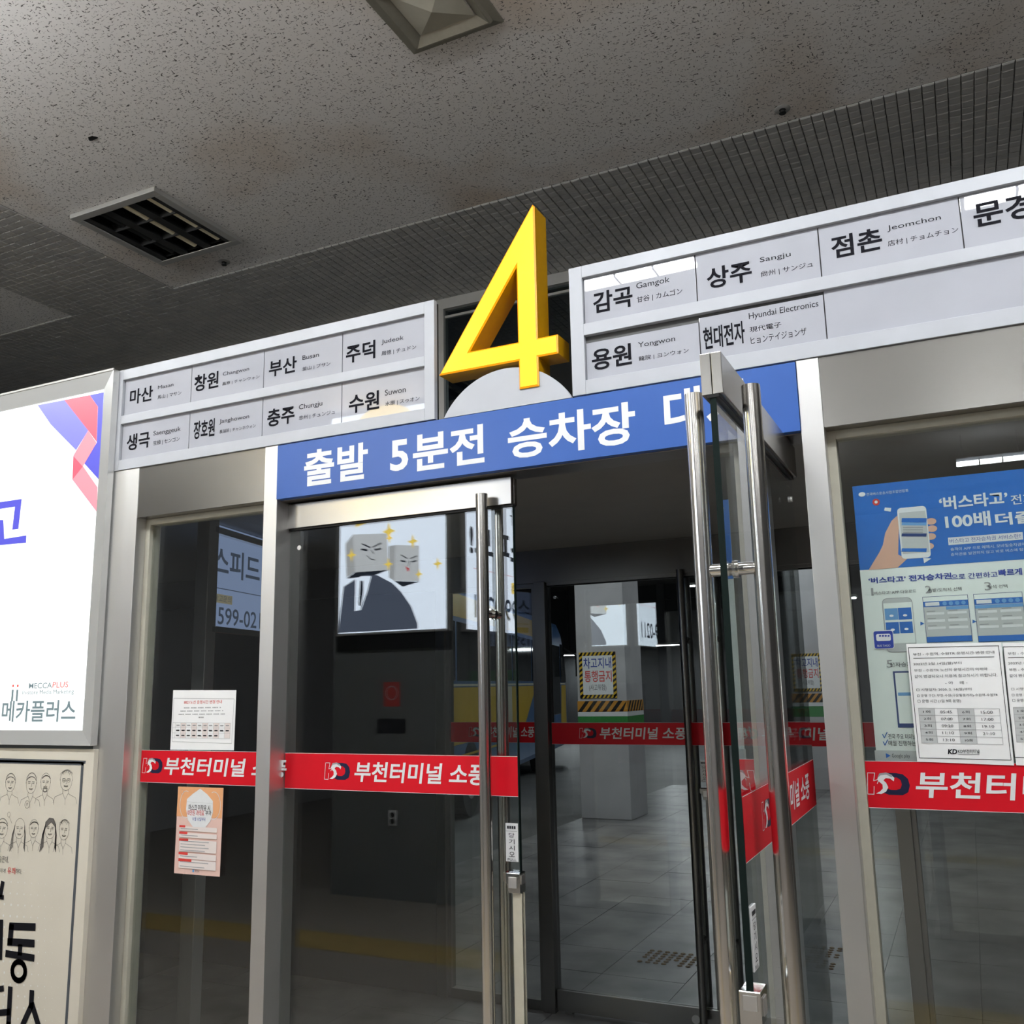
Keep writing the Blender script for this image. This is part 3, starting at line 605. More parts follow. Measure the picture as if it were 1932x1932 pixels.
# printed theatre-style poster under it
pp = tag(empty('framed_poster', (-3.36, -.02, .3)), 'cream poster of pencil-drawn faces below the lit box', 'poster')
po = tuple(pp.location)
box('poster_board', CREAMP, -3.95-po[0], -2.856-po[0], 0, .02, .25-po[2], 1.474-po[2], pp, .001)
B = boardY(-.0202, pp, po)
zF = zmap((0, 1400), .2752)
B.ppx('slate_border', SLATE, [zF(*p) for p in ((-900, 85), (590, 128), (585, 150), (-900, 120))], 1)
ux1 = -2.905
B.rect('slate_border', SLATE, ux1-.013, .28, ux1, 1.430, 1); B.rect('slate_border', SLATE, -3.90, 1.418, ux1, 1.430, 1)
def face(cx, cy, w, h, hair=0, beard=False, glasses=False, long=False):
    """cx,cy px of the face centre in the zoomed poster, w/h its half size"""
    c = B.px(*zF(cx, cy)); s = (B.px(*zF(cx+w, cy))[0]-c[0]); t = (B.px(*zF(cx, cy-h))[1]-c[1]); lw = .0011
    ar = lambda a, b, ru, rv, a0, a1, wd=lw: B.arc('pencil_line', SKETCH, c[0]+s*a, c[1]+t*b, s*ru, t*rv, a0, a1, wd, 2)
    ln = lambda pts, wd=lw: B.line('pencil_line', SKETCH, [(c[0]+s*a, c[1]+t*b) for a, b in pts], wd, 2)
    ar(0, 0, .95, 1.0, 180, 360); ar(0, .1, 1.02, 1.15, 0, 180); ln([(-.95, 0), (-1.0, .3)]); ln([(.95, 0), (1.0, .3)])
    ln([(-.62, .28), (-.18, .30)], lw*1.6); ln([(.18, .30), (.62, .28)], lw*1.6); ln([(-.55, .12), (-.2, .12)], lw*1.8); ln([(.2, .12), (.55, .12)], lw*1.8)
    ln([(.05, .15), (.12, -.2), (-.05, -.22)]); ar(0, -.45, .32, .14, 190, 350, lw*1.8); ln([(-.3, -.46), (.3, -.46)])
    ln([(-.45, -.85), (-.5, -1.35), (-1.7, -1.75), (-1.95, -2.4)]); ln([(.45, -.85), (.5, -1.35), (1.7, -1.75), (1.95, -2.4)]); ln([(-.45, -1.3), (0, -2.0), (.45, -1.3)]); ln([(0, -2.0), (.05, -2.6)])
    if hair == 1: ar(0, .35, .98, .95, 20, 160); ar(0, .30, .92, .55, 15, 165, lw*2.2)
    if hair == 2:
        for k in range(7): ar(-.75+k*.25, .75+.35*math.sin(k*.5), .28, .22, 0, 200)
    if hair == 3: ar(.1, .25, .95, .7, 30, 150, lw*3)
    if beard: ar(0, -.55, .4, .42, 180, 360, lw*2.5); ln([(-.35, -.36), (.35, -.36)], lw*1.6)
    if glasses: ar(-.38, .12, .28, .2, 0, 360); ar(.38, .12, .28, .2, 0, 360); ln([(-.1, .14), (.1, .14)])
    if long:
        for k in range(6): ln([(-.9-.04*k, .5-.1*k), (-1.1-.05*k, -.6), (-1.05-.12*k, -2.0-.1*k)], lw*(2.4 if long == 2 else 1.2)); ln([(.9+.03*k, .5-.1*k), (1.05+.03*k, -.6), (1.0+.05*k, -1.9-.1*k)], lw*(2.4 if long == 2 else 1.2))
        if long == 2: B.poly('dark_hair', SKETCH, [(c[0]+s*a, c[1]+t*b) for a, b in ((-1.0, -.2), (-.95, .8), (-.3, 1.3), (.5, 1.25), (1.0, .6), (.95, -.2), (.8, .35), (.1, .85), (-.7, .3))], 2)
face(72, 285, 34, 55, 1); face(215, 290, 36, 62, 1); face(313, 285, 34, 58, 3, beard=True); face(455, 270, 42, 62, 2, glasses=True)
face(15, 600, 38, 60, 1); face(135, 600, 36, 62, 0, long=1); face(232, 600, 32, 56, 3); face(345, 600, 38, 62, 0, long=2); face(440, 610, 34, 62, 2); face(-60, 285, 34, 55, 1)
p = B.px(*zF(187, 428)); B.arc('speech_balloon', SKETCH, p[0], p[1], .0125, .0135, 0, 360, .0012, 2, 20); B.text('balloon_marks', SKETCH, '??', p[0]-.005, p[1]-.005, p[0]+.005, p[1]+.006, 2)
p = B.px(*zF(62, 497)); B.arc('heart_balloon', SKETCH, p[0], p[1], .008, .009, 0, 360, .001, 2, 14); B.line('heart_balloon', SKETCH, [(p[0]+.004, p[1]-.008), (p[0]+.02, p[1]-.03)], .001, 2)
B.tpx('caption', SKETCH, '슬픈데,', zF(-8, 825), zF(62, 785), 2); B.tpx('caption', SKETCH, '하게', zF(0, 895), zF(40, 868), 2); B.tpx('caption_red', REDP, '유쾌', zF(50, 902), zF(108, 862), 2); B.tpx('caption', SKETCH, '하다.', zF(108, 902), zF(152, 872), 2)
def brush(pts, wd=.026): B.line('brush_lettering', INK, [B.px(*zF(*q)) for q in pts], wd, 3)
brush([(235, 1268), (75, 1262)]); brush([(80, 1262), (70, 1375)]); brush([(62, 1370), (228, 1380)]); brush([(140, 1400), (138, 1450)], .022); brush([(48, 1450), (228, 1480)], .024)
for r_ in (0, ):
    c = B.px(*zF(130, 1570)); B.arc('brush_lettering', INK, c[0], c[1], .0345, .031, 0, 360, .019, 3, 22)
brush([(72, 1690), (60, 1932)], .024); brush([(-40, 1860), (62, 1850)], .022); brush([(220, 1715), (215, 1810), (160, 1932)], .024); brush([(222, 1800), (262, 1932)], .024)
brush([(20, 965), (5, 1050)], .02); brush([(-30, 1060), (22, 1065)], .016); brush([(10, 1230), (2, 1480)], .022); brush([(60, 1932), (52, 2080)], .024); brush([(-40, 1700), (20, 1690)], .02)
for r in range(16):
    for cc in range(11):
        x = 30+cc*47-(r % 2)*6; y = 800+r*78+cc*3
        if x > 430: continue
        p = B.px(*zF(x, y)); rad = .0045*max(.25, 1-abs(x-60)/430)*min(1, .3+(r/6)); B.ell('halftone_dot', CREAML, p[0], p[1], rad, rad*1.05, 1, 10)
B.flush()

# ================================================================== PAPER ON THE LEFT WINDOW
def sheet(name, label, cat, mat, quad, y, th=.0006, group=None):
    pts = [onY(a, b, y) for a, b in quad]; c = sum(pts, Vector())/4; zmin = min(p.z for p in pts); base = Vector((c.x, y, zmin))
    e = tag(empty(name, base), label, cat, group)
    MB().prism([(p.x-base.x, p.z-base.z) for p in pts], -th, 0).build('paper', mat, e)
    B = boardY(y-th, e, tuple(base)); return e, B
e, B = sheet('timetable_notice', 'white landscape timetable sheet taped above the red band', 'notice', PAPER, [zA(1108, 1015), zA(1522, 1020), zA(1538, 628), zA(1128, 628)], .0585)
def pline(B, name, mat, pts, wd, lay=2): B.line(name, mat, [B.px(*p) for p in pts], wd, lay)
pline(B, 'rule_frame', GREYP, [zA(1120, 962), zA(1508, 975), zA(1524, 684), zA(1132, 680), zA(1120, 962)], .001)
B.tpx('notice_title', REDP, '8821노선 운행시간 변경 안내', zA(1198, 718), zA(1445, 692), 2)
for yy, a, b in ((742, 1198, 1440), (763, 1175, 1455), (784, 1163, 1465), (805, 1293, 1328)):
    q0 = B.px(*zA(a, yy+4)); q1 = B.px(*zA(b, yy-4)); n = int((b-a)/9); L_ = (q1[0]-q0[0])
    for i in range(n):
        if i % 5 != 4: B.rect('notice_line', GREYP, q0[0]+L_*i/n, q0[1], q0[0]+L_*(i+.8)/n, q1[1], 2)
def table(B, tl, tr, bl, br, nx, ny, wd=.0008, mat=GREYP, widths=None):
    P = [B.px(*q) for q in (tl, tr, bl, br)]
    def at(a, b):
        t = [P[0][k]+(P[1][k]-P[0][k])*a for k in (0, 1)]; d = [P[2][k]+(P[3][k]-P[2][k])*a for k in (0, 1)]; return (t[0]+(d[0]-t[0])*b, t[1]+(d[1]-t[1])*b)
    xs = widths or [i/nx for i in range(nx+1)]
    for x in xs: B.line('table_rule', mat, [at(x, 0), at(x, 1)], wd, 3)
    for j in range(ny+1): B.line('table_rule', mat, [at(0, j/ny), at(1, j/ny)], wd, 3)
    return at, xs
xs_ = [0, .05]+[.05+.095*i for i in range(1, 11)]
at, xs = table(B, zA(1125, 840), zA(1500, 842), zA(1120, 938), zA(1497, 942), 11, 3, .0007, GREYP, xs_)
for i in range(1, 11):
    if i % 2 == 0: B.poly('table_tint', PINKL, [at(xs[i], 0), at(xs[i], 1), at(xs[i+1], 1), at(xs[i+1], 0)], 1)
    for j in range(3):
        if i >= 9 and j == 2: continue
        a = at(xs[i]+.02, (j+.62)/3); b = at(xs[i+1]-.02, (j+.38)/3); B.rect('table_entry', INKG if j else GREYP, a[0], a[1], b[0], b[1], 3)
B.flush()
e, B = sheet('mask_poster', 'small orange and pink poster with a white face mask', 'poster', PINK, [zA(1133, 1818), zA(1430, 1842), zA(1455, 1265), zA(1160, 1255)], .0585)
zM = zmap((300, 1280), .2070)
B.ppx('orange_field', PEACH, [zM(160, 1255), zM(573, 1277), zM(588, 998), zM(177, 985)], 1)
cM = B.px(*zM(370, 1195)); rr = B.px(*zM(492, 1195))[0]-cM[0]
B.poly('face_mask', WHITE, [(cM[0]+rr*a, cM[1]+rr*b) for a, b in ((-.98, .55), (-.55, .85), (0, 1.15), (.55, .85), (.98, .5), (1.02, -.1), (.85, -.6), (.45, -1.0), (.05, -1.2), (-.4, -1.0), (-.85, -.6), (-1.02, 0))], 2)
B.arc('mask_loop', WHITE, cM[0]-rr*1.05, cM[1]+rr*.25, rr*.45, rr*.75, 70, 290, .0018, 2); B.arc('mask_loop', WHITE, cM[0]+rr*1.05, cM[1]+rr*.25, rr*.5, rr*.75, -110, 110, .0018, 2)
B.line('mask_fold', GREYL, [(cM[0]-rr*.95, cM[1]+rr*.4), (cM[0]+rr*.95, cM[1]+rr*.36)], .0008, 3)
B.tpx('mask_title', INK, '마스크 미착용 시', zM(272, 1200), zM(468, 1155), 4); B.tpx('mask_title_red', REDP, '10만원 과태료', zM(258, 1245), zM(415, 1202), 4); B.tpx('mask_title', INK, '부과', zM(425, 1245), zM(480, 1205), 4)
B.tpx('mask_title_red', PVIOL, '11월 13일부터', zM(308, 1295), zM(425, 1268), 4)
for (ty, by, w_, n_) in ((1352, 1398, 55, 1), (1412, 1458, 75, 1), (1475, 1585, 85, 4), (1600, 1652, 85, 1), (1660, 1738, 120, 2)):
    a = B.px(*zM(190-(ty-1350)*.03, by-14)); b = B.px(*zM(532-(ty-1350)*.03, ty+12)); B.rrect('text_box', PINKL, a[0], a[1], b[0], b[1], .003, 5)
    a2 = B.px(*zM(190-(ty-1350)*.03, ty+2)); b2 = B.px(*zM(190+w_-(ty-1350)*.03, ty-14)); B.rrect('red_tab', REDP, a2[0], a2[1], b2[0], b2[1], .002, 6)
    for i in range(n_): v = b[1]-(b[1]-a[1])*(i+.55)/n_; B.bar('text_line', GREYP, a[0]+.006, a[0]+(b[0]-a[0])*(.5 if n_ == 1 else .8-.1*(i % 2)), v, .0022, 6)
a = B.px(*zM(305, 1765)); b = B.px(*zM(322, 1742)); B.rect('city_mark', PBLUEL, a[0], a[1], b[0], b[1], 2); B.tpx('city_name', INKG, '부천시', zM(328, 1767), zM(368, 1746), 2)
B.arc('corner_emblem', GREYP, *B.px(*zM(212, 1033)), .006, .0085, 0, 360, .0008, 2, 16); B.flush()

# ================================================================== PAPER ON THE RIGHT WINDOW
yp = .0735
qx = onY(1608, 918, yp).x; px1 = qx+.62; zt = onY(1608, 918, yp).z; zb = onY(1648, 1438, yp).z
tp = tag(empty('ticket_poster', ((qx+px1)/2, yp, zb)), 'large blue and white mobile ticket poster inside the right window', 'poster'); to = tuple(tp.location)
box('poster_sheet', PMINT, qx-to[0], px1-to[0], 0, .0012, 0, zt-zb, tp)
B = boardY(yp-.0002, tp, to); zP = zmap((1500, 780), .2277); zQ = zmap((1600, 1050), .2330)
zm = onY(1621, 1076, yp).z
B.rect('blue_field', PBLUE, qx, zm, px1, zt, 1)
B.ppx('blue_facet', PBLUEL if False else PVIOL, [zP(*p) for p in ((500, 1190), (860, 1020), (950, 1180), (940, 1275), (520, 1300))], 1) if False else None
B.tpx('issuer_name', WHITE, '전국버스운송사업조합연합회', zP(592, 685), zP(935, 626), 3); c = B.px(*zP(555, 672)); B.ell('issuer_mark', WHITE, c[0], c[1], .0085, .006, 3, 16)
c = B.px(*zP(672, 735)); B.ell('red_pin', REDP, c[0], c[1], .009, .009, 3, 14); B.ell('pin_dot', WHITE, c[0], c[1], .004, .004, 4, 10)
B.ppx('small_bus', WHITE, [zP(*p) for p in ((738, 805), (792, 815), (798, 785), (745, 780))], 3)
B.tpx('headline', WHITE, '‘버스타고’', zP(1200, 805), zP(1755, 640), 3, bold=.03); B.tpx('headline', WHITE, '전자승차권', zP(1793, 760), zP(2290, 630), 3, bold=.012)
B.tpx('headline', WHITE, '100배', zP(1250, 960), zP(1612, 805), 3, bold=.03); B.tpx('headline', WHITE, '더즐겁게', zP(1665, 932), zP(2330, 770), 3, bold=.03)
B.ppx('white_label', WHITE, [zP(*p) for p in ((1272, 1092), (1890, 1045), (1886, 983), (1267, 1030))], 2); B.tpx('label_text', PVIOL, '버스타고 전자승차권 서비스란?', zP(1283, 1078), zP(1866, 996), 3)
B.tpx('small_text', WHITE, '승객이 APP 으로 예매시, 모바일승차권이', zP(1290, 1142), zP(1905, 1068), 3); B.tpx('small_text', WHITE, '승차권을 발권하지 않고 바로 버스에 탑승', zP(1292, 1182), zP(1925, 1112), 3)
B.ppx('hand', SKIN, [zP(*p) for p in ((610, 1298), (700, 1150), (728, 1090), (748, 990), (800, 890), (868, 828), (880, 870), (860, 960), (855, 1170), (930, 1205), (850, 1278))], 2)
for (x, y) in ((1128, 895), (1135, 955), (1125, 1020), (1108, 1100)): c = B.px(*zP(x, y)); B.ell('finger', SKIN, c[0], c[1], .012, .0085, 2, 14)
def quadrr(B, name, mat, tl, tr, br, bl, rad, lay):
    P = [B.px(*q) for q in (bl, br, tr, tl)]; B.rrect(name, mat, (P[0][0]+P[3][0])/2, (P[0][1]+P[1][1])/2, (P[1][0]+P[2][0])/2, (P[2][1]+P[3][1])/2, rad, lay)
quadrr(B, 'phone', WHITE, zP(876, 770), zP(1125, 775), zP(1090, 1210), zP(850, 1195), .009, 3)
quadrr(B, 'phone_screen', GREYL, zP(885, 808), zP(1112, 818), zP(1085, 1165), zP(868, 1155), .001, 4)
for (a, b_, mt) in ((868, 905, PBLUE), (905, 930, PBLUEL), (995, 1022, PBLUED), (1118, 1148, PBLUE)): B.ppx('screen_bar', mt, [zP(882, b_-2), zP(1088, b_), zP(1092, a), zP(886, a)], 5)
for yy in (945, 965, 985): B.ppx('screen_line', GREYP, [zP(895, yy+5), zP(1060, yy+5), zP(1060, yy-4), zP(895, yy-4)], 5)
B.ppx('paper_plane', WHITE, [zP(*p) for p in ((1062, 1198), (1130, 1202), (1070, 1242))], 4)
B.tpx('blue_heading', PVIOL, '‘버스타고’ 전자승차권', zQ(168, 222), zQ(835, 130), 2, bold=.03); B.tpx('blue_heading', PVIOL, '으로 간편하고', zQ(838, 190), zQ(1208, 120), 2, bold=.012); B.tpx('blue_heading', PVIOL, '빠르게', zQ(1222, 160), zQ(1405, 93), 2, bold=.03)
for t, a, b_ in (('1', (190, 318), (203, 255)), ('2', (628, 298), (670, 235)), ('3', (1108, 275), (1155, 205)), ('5', (315, 900), (358, 838))): B.tpx('step_number', GREYP, t, zQ(*a), zQ(*b_), 2)
for t, a, b_ in (('‘버스타고’ APP 다운로드', (205, 312), (550, 265)), ('출발/도착지 선택', (650, 290), (918, 246)), ('좌석 선택', (1132, 262), (1288, 224)), ('전자승차권', (340, 895), (560, 852)), ('전국 주요 터미널', (328, 1478), (545, 1436)), ('매월 진행하는', (330, 1532), (548, 1492))): B.tpx('step_text', INKG, t, zQ(*a), zQ(*b_), 3)
quadrr(B, 'phone', GREYP, zQ(268, 338), zQ(524, 330), zQ(552, 770), zQ(315, 778), .012, 2); quadrr(B, 'phone', GREYL, zQ(273, 343), zQ(519, 335), zQ(547, 765), zQ(320, 773), .011, 3)
quadrr(B, 'phone_screen', PMINT, zQ(285, 378), zQ(520, 370), zQ(545, 700), zQ(315, 705), .001, 4)
for (a, b_, mt) in (((303, 418), (400, 515), PBLUEL), ((412, 412), (510, 512), PBLUE), ((313, 530), (410, 628), PBLUE), ((425, 525), (520, 622), PBLUE)):
    p = B.px(*zQ(a[0], b_[1])); q = B.px(*zQ(b_[0], a[1])); B.rect('app_tile', mt, p[0], p[1], q[0], q[1], 5); B.ell('app_mark', WHITE, (p[0]+q[0])/2, p[1]+(q[1]-p[1])*.35, .005, .003, 6, 10)
for (x0, y0, x1, y1) in ((630, 312, 965, 695), (1048, 288, 1405, 690)):
    p = B.px(*zQ(x0+12, y1)); q = B.px(*zQ(x1, y0)); W_, H_ = q[0]-p[0], q[1]-p[1]; R_ = lambda mt, a, b_, c_, d_, l: B.rect('app_screen', mt, p[0]+W_*a, p[1]+H_*b_, p[0]+W_*c_, p[1]+H_*d_, l)
    R_(PBLUED, -.01, -.01, 1.01, 1.01, 2); R_(GREYL, 0, 0, 1, 1, 3); R_(PMINT, 0, .9, 1, 1, 4); R_(PBLUE, 0, .78, 1, .9, 4); R_(WHITE, .04, .80, .36, .88, 5); R_(PBLUEL, .5 if x0 < 900 else 0, .70, 1, .77, 4); R_(PBLUE, 0, 0, 1, .12, 4)
    for k_ in range(3):
        R_(WHITE, .05, .60-.16*k_, .45, .655-.16*k_, 4); R_(WHITE, .52, .60-.16*k_, .95, .655-.16*k_, 4); R_(GREYP, .06, .672-.16*k_, .25, .69-.16*k_, 4); R_(GREYP, .55, .672-.16*k_, .75, .69-.16*k_, 4)
    for k_ in range(4): B.ell('app_dot', PBLUEL, p[0]+W_*(.48+.14*k_), p[1]+H_*.84, W_*.05, H_*.045, 5, 12)
for (x, y) in ((586, 543), (1008, 526)): B.ppx('arrow', PBLUE, [zQ(x, y+16), zQ(x+32, y), zQ(x, y-16)], 2)
quadrr(B, 'bus_badge', WHITE, zQ(203, 600), zQ(366, 596), zQ(376, 746), zQ(212, 750), .006, 6); quadrr(B, 'bus_badge', PVIOL, zQ(207, 605), zQ(362, 601), zQ(371, 741), zQ(216, 746), .005, 7)
quadrr(B, 'badge_bus', WHITE, zQ(228, 628), zQ(345, 626), zQ(348, 682), zQ(230, 686), .004, 8)
for k_ in range(4): B.ppx('badge_window', PVIOL, [zQ(252+k_*23, 650), zQ(268+k_*23, 649), zQ(268+k_*23, 635), zQ(252+k_*23, 636)], 9)
B.tpx('badge_text', WHITE, 'BUS TAGO', zQ(240, 732), zQ(342, 712), 8)
p = B.px(*zQ(420, 1385)); q = B.px(*zQ(560, 925)); B.rect('app_screen', PBLUED, p[0]-.004, p[1], q[0], q[1], 2); B.rect('app_screen', PMINT, p[0], p[1]+.01, q[0], q[1]-.004, 3); B.rect('app_screen', PBLUEL, p[0]+.003, q[1]-.06, q[0], q[1]-.052, 4)
for (x, y) in ((280, 1450), (285, 1510)): pline(B, 'tick_mark', PBLUE, [zQ(x, y-10), zQ(x+14, y+18), zQ(x+36, y-26)], .002)
B.ppx('grey_footer', GREYL, [zQ(*p) for p in ((222, 1655), (600, 1665), (598, 1575), (214, 1568))], 2); B.tpx('store_name', INKG, 'Google play', zQ(358, 1635), zQ(500, 1598), 3); B.ppx('play_mark', PBLUE, [zQ(310, 1632), zQ(345, 1612), zQ(306, 1592)], 3)
B.flush()
def notice(quadpx, dx, label, group):
    e, B = sheet('service_notice', label, 'notice', PAPER, quadpx, .0585, .0005, group)
    sh = lambda x, y: zQ(x+dx, y+dx*-.008)
    pline(B, 'rule_frame', INKG, [sh(488, 738), sh(1218, 722), sh(1320, 1648), sh(578, 1630), sh(488, 738)], .0012)
    for t, a, b_ in (('부천 - 수원역, 수원TR 운행시간 변경 안내', (527, 806), (1182, 762)), ('2022년 2월 14일(월)부터', (530, 885), (918, 850)), ('부천 - 수원TR 노선의 운행시간이 아래와', (537, 935), (1128, 898)), ('같이 변경되오니 이용에 참고하시기 바랍니다.', (540, 985), (1208, 945)), ('- 아    래 -', (788, 1035), (965, 1008)),
                     ('□ 시행일자: 2020. 2. 14(월)부터', (555, 1094), (998, 1062)), ('□ 운행 구간: 부천-수원(구운동못거리)-수원역-수원TR', (560, 1142), (1212, 1108)), ('□ 운행 시간 (1일 9회 운행)', (565, 1188), (912, 1155))):
        B.tpx('notice_text', INKG, t, sh(*a), sh(*b_), 2)
    pline(B, 'title_rule', INKG, [sh(530, 824), sh(1182, 812)], .0012)
    at, xs = table(B, sh(570, 1228), sh(1225, 1232), sh(598, 1508), sh(1255, 1522), 4, 5, .0009, GREYP, [0, .2, .49, .69, 1])
    for a, b_ in ((0, .2), (.49, .69)): B.flush(); B.poly('table_tint', GREYL, [at(a, 0), at(a, 1), at(b_, 1), at(b_, 0)], 1)
    rows = [('1회', '05:45', '6회', '15:00'), ('2회', '07:00', '7회', '17:00'), ('3회', '09:20', '8회', '19:10'), ('4회', '11:10', '9회', '21:10'), ('5회', '13:10', '10회', '')]
    for j, r in enumerate(rows):
        for i, t in enumerate(r):
            if not t: continue
            c0, c1 = xs[i], xs[i+1]; a = at((c0+c1)/2, (j+.70)/5); b_ = at((c0+c1)/2, (j+.32)/5); hw = .0125 if ':' in t else .008
            B.text('table_entry', INKG, t, a[0]-hw, a[1], a[0]+hw, b_[1], 3)
    B.tpx('terminal_name', INK, 'KD부천터미널', sh(892, 1592), sh(1062, 1562), 2, bold=.01)
    B.tpx('terminal_logo', INK, 'KD', sh(808, 1600), sh(882, 1560), 2, bold=.04, shear=.2); pline(B, 'terminal_rule', GREYP, [sh(895, 1600), sh(1062, 1602)], .0015)
    B.flush()
notice([zQ(560, 1660), zQ(1345, 1692), zQ(1240, 695), zQ(470, 708)], 0, 'white bus notice with a timetable taped over the ticket poster', 'service change notices')
notice([zQ(1362, 1690), zQ(2150, 1722), zQ(2040, 682), zQ(1250, 700)], 768, 'white bus notice cut off by the right edge of the picture', 'service change notices')

# ================================================================== CEILING FIXTURES
# square louvre light, unlit
x0, x1, y0, y1 = -3.885, -3.300, .505, 1.120
lv = tag(empty('louvre_light', ((x0+x1)/2, (y0+y1)/2, ZC-.02)), 'square unlit ceiling light with a black nine-cell louvre', 'ceiling light')
cx, cy = (x0+x1)/2, (y0+y1)/2; W, H = (x1-x0)/2, (y1-y0)/2
fr = MB()
for a in ((-W, W, -H, -H+.045), (-W, W, H-.045, H), (-W, -W+.045, -H+.045, H-.045), (W-.045, W, -H+.045, H-.045)): fr.box(a[0], a[1], a[2], a[3], -.004, .02)
fr.build('light_frame', ALUD, lv, .003); w_, h_ = W-.045, H-.045
hs = MB()
for a in ((-w_-.004, w_+.004, -h_-.004, h_+.004, .125, .13), (-w_-.004, -w_, -h_, h_, .0, .125), (w_, w_+.004, -h_, h_, .0, .125), (-w_, w_, -h_-.004, -h_, .0, .125), (-w_, w_, h_, h_+.004, .0, .125)): hs.box(*a)
LVG = flat('louvre_grey', (.055, .055, .055), .28, .3); hs.build('housing', BLACK, lv)
for i in (1, 2):
    t = -w_+2*w_*i/3; MB().prism([(t-.026, .004), (t+.026, .004), (t+.004, .055), (t-.004, .055)], -h_, h_).build('louvre_blade', LVG, lv)
    t = -h_+2*h_*i/3; MB().box(-w_, w_, t-.003, t+.003, .004, .05).build('louvre_blade', LVG, lv)
for s_ in (-1, 1):
    MB().prism([(s_*w_, .004), (s_*(w_-.035), .004), (s_*w_, .06)][::(1 if s_ < 0 else -1)], -h_, h_).build('louvre_side', LVG, lv)
for i in (0, 1, 2):
    t = -w_+2*w_*(i+.5)/3
    MB().tube((t+.012, -h_+.02, .034), (t+.012, h_-.02, .034), .020, 12).build('unlit_lamp', LAMPTUBE if i else BLACK, lv, 0, True)
# square diffuser light, unlit
x0, x1, y0, y1 = -1.686, -1.300, -.12, .265
df = tag(empty('diffuser_light', ((x0+x1)/2, (y0+y1)/2, ZC-.03)), 'square unlit ceiling light with a beige pyramid cover', 'ceiling light'); W = (x1-x0)/2
fr = MB()
def ringq(mb, a, za, b, zb):
    pa = [(-a, -a, za), (a, -a, za), (a, a, za), (-a, a, za)]; pb = [(-b, -b, zb), (b, -b, zb), (b, b, zb), (-b, b, zb)]
    for i in range(4): j = (i+1) % 4; mb.quad(pa[i], pb[i], pb[j], pa[j])
ringq(fr, W, .03, W, .022); ringq(fr, W, .022, W-.03, .018); ringq(fr, W-.03, .018, W-.036, .004); ringq(fr, W-.036, .004, W-.042, .004); ringq(fr, W-.042, .004, W-.075, .026)
fr.build('light_frame', flat('dull_bronze_frame', (.30, .28, .23), .35, .5), df)
cv = MB(); a = W-.078
for i in range(4):
    q = [(-a, -a, .022), (a, -a, .022), (a, a, .022), (-a, a, .022)]; j = (i+1) % 4
    k0 = len(cv.v); cv.v += [q[i], q[j], (0, 0, -.004)]; cv.f.append((k0, k0+2, k0+1))
cv.build('pyramid_cover', OFFLAMP, df)
# sprinkler heads and the broken hole
for px, py, lab in ((423, 494, 'small dark sprinkler head beside the louvre light'), (1476, 206, 'small dark sprinkler head alone on the ceiling at right')):
    p = onZ(px, py, ZC); s = tag(empty('sprinkler_head', (p.x, p.y, ZC)), lab, 'sprinkler', 'ceiling sprinkler heads')
    MB().lathe([(.0, -.004), (.030, -.004), (.034, -.001), (.034, 0)], 0, 0, 20).build('escutcheon', PAINTC, s, 0, True)
    MB().lathe([(0, -.016), (.010, -.016), (.012, -.012), (.008, -.008), (.016, -.003)], 0, 0, 14).build('sprinkler_body', BLACK, s, 0, True)
    MB().lathe([(0, -.020), (.015, -.020), (.015, -.018), (0, -.018)], 0, 0, 14).build('deflector', BLACK, s)
p = onZ(174, 260, ZC); hp = [(p.x+.022*math.cos(t)*(1+.3*math.sin(3*t)), p.y+.016*math.sin(t)*(1+.3*math.cos(2*t))) for t in [i*math.pi/7 for i in range(14)]]
mb = MB(); n = len(hp); mb.v = [(a, b, ZC-.0006) for a, b in hp]+[(a, b, ZC-.003) for a, b in hp]; mb.f = [tuple(range(n, 2*n))]+[(i, (i+1) % n, n+(i+1) % n, n+i) for i in range(n)]
mb.build('chipped_hole', BLACK, ceil)

# fluorescent fixtures of the hall: some seen as reflections, unseen ones added to light it
def fluor(cx, cy, wd, label, mat):
    e = tag(empty('fluorescent_fixture', (cx, cy, ZC-.31)), label, 'ceiling light', 'lit fluorescent fixtures of the hall')
    box('fixture_tray', ALU, -wd/2, wd/2, -.025, .025, .03, .07, e)
    for sx in (-1, 1): MB().tube((sx*wd*.4, 0, .07), (sx*wd*.4, 0, .31), .006, 8).build('suspension_rod', ALUD, e)
    MB().prism([(-wd/2, 0), (wd/2, 0), (wd/2, .03), (-wd/2, .03)], -.055, .055).build('lit_cover', mat, e, .008)
    for t in (-1/6, 1/6): box('cover_rib', ALUD, wd*t-.006, wd*t+.006, -.058, .058, -.003, .03, e)
for y, xs, row, mat in ((-1.40, (-5.3, -4.1, -2.9, -1.0, .55, 2.1), 'added unseen row over the viewer', TUBEM), (-1.92, (-1.36, .5, 2.36), 'row mirrored in the name boards', TUBEW), (-5.75, (-6.6, -1.45, .45, 2.35), 'added unseen middle row of the hall', TUBEW), (-7.6, (-5.4, -1.5, .40, 2.26), 'farthest row of the hall', TUBEW)):
    for i, x in enumerate(xs):
        fluor(x, y, .62, 'lit ceiling fixture, %s from the left in the %s' % (('first', 'second', 'third', 'fourth', 'fifth', 'sixth')[i], row), mat)

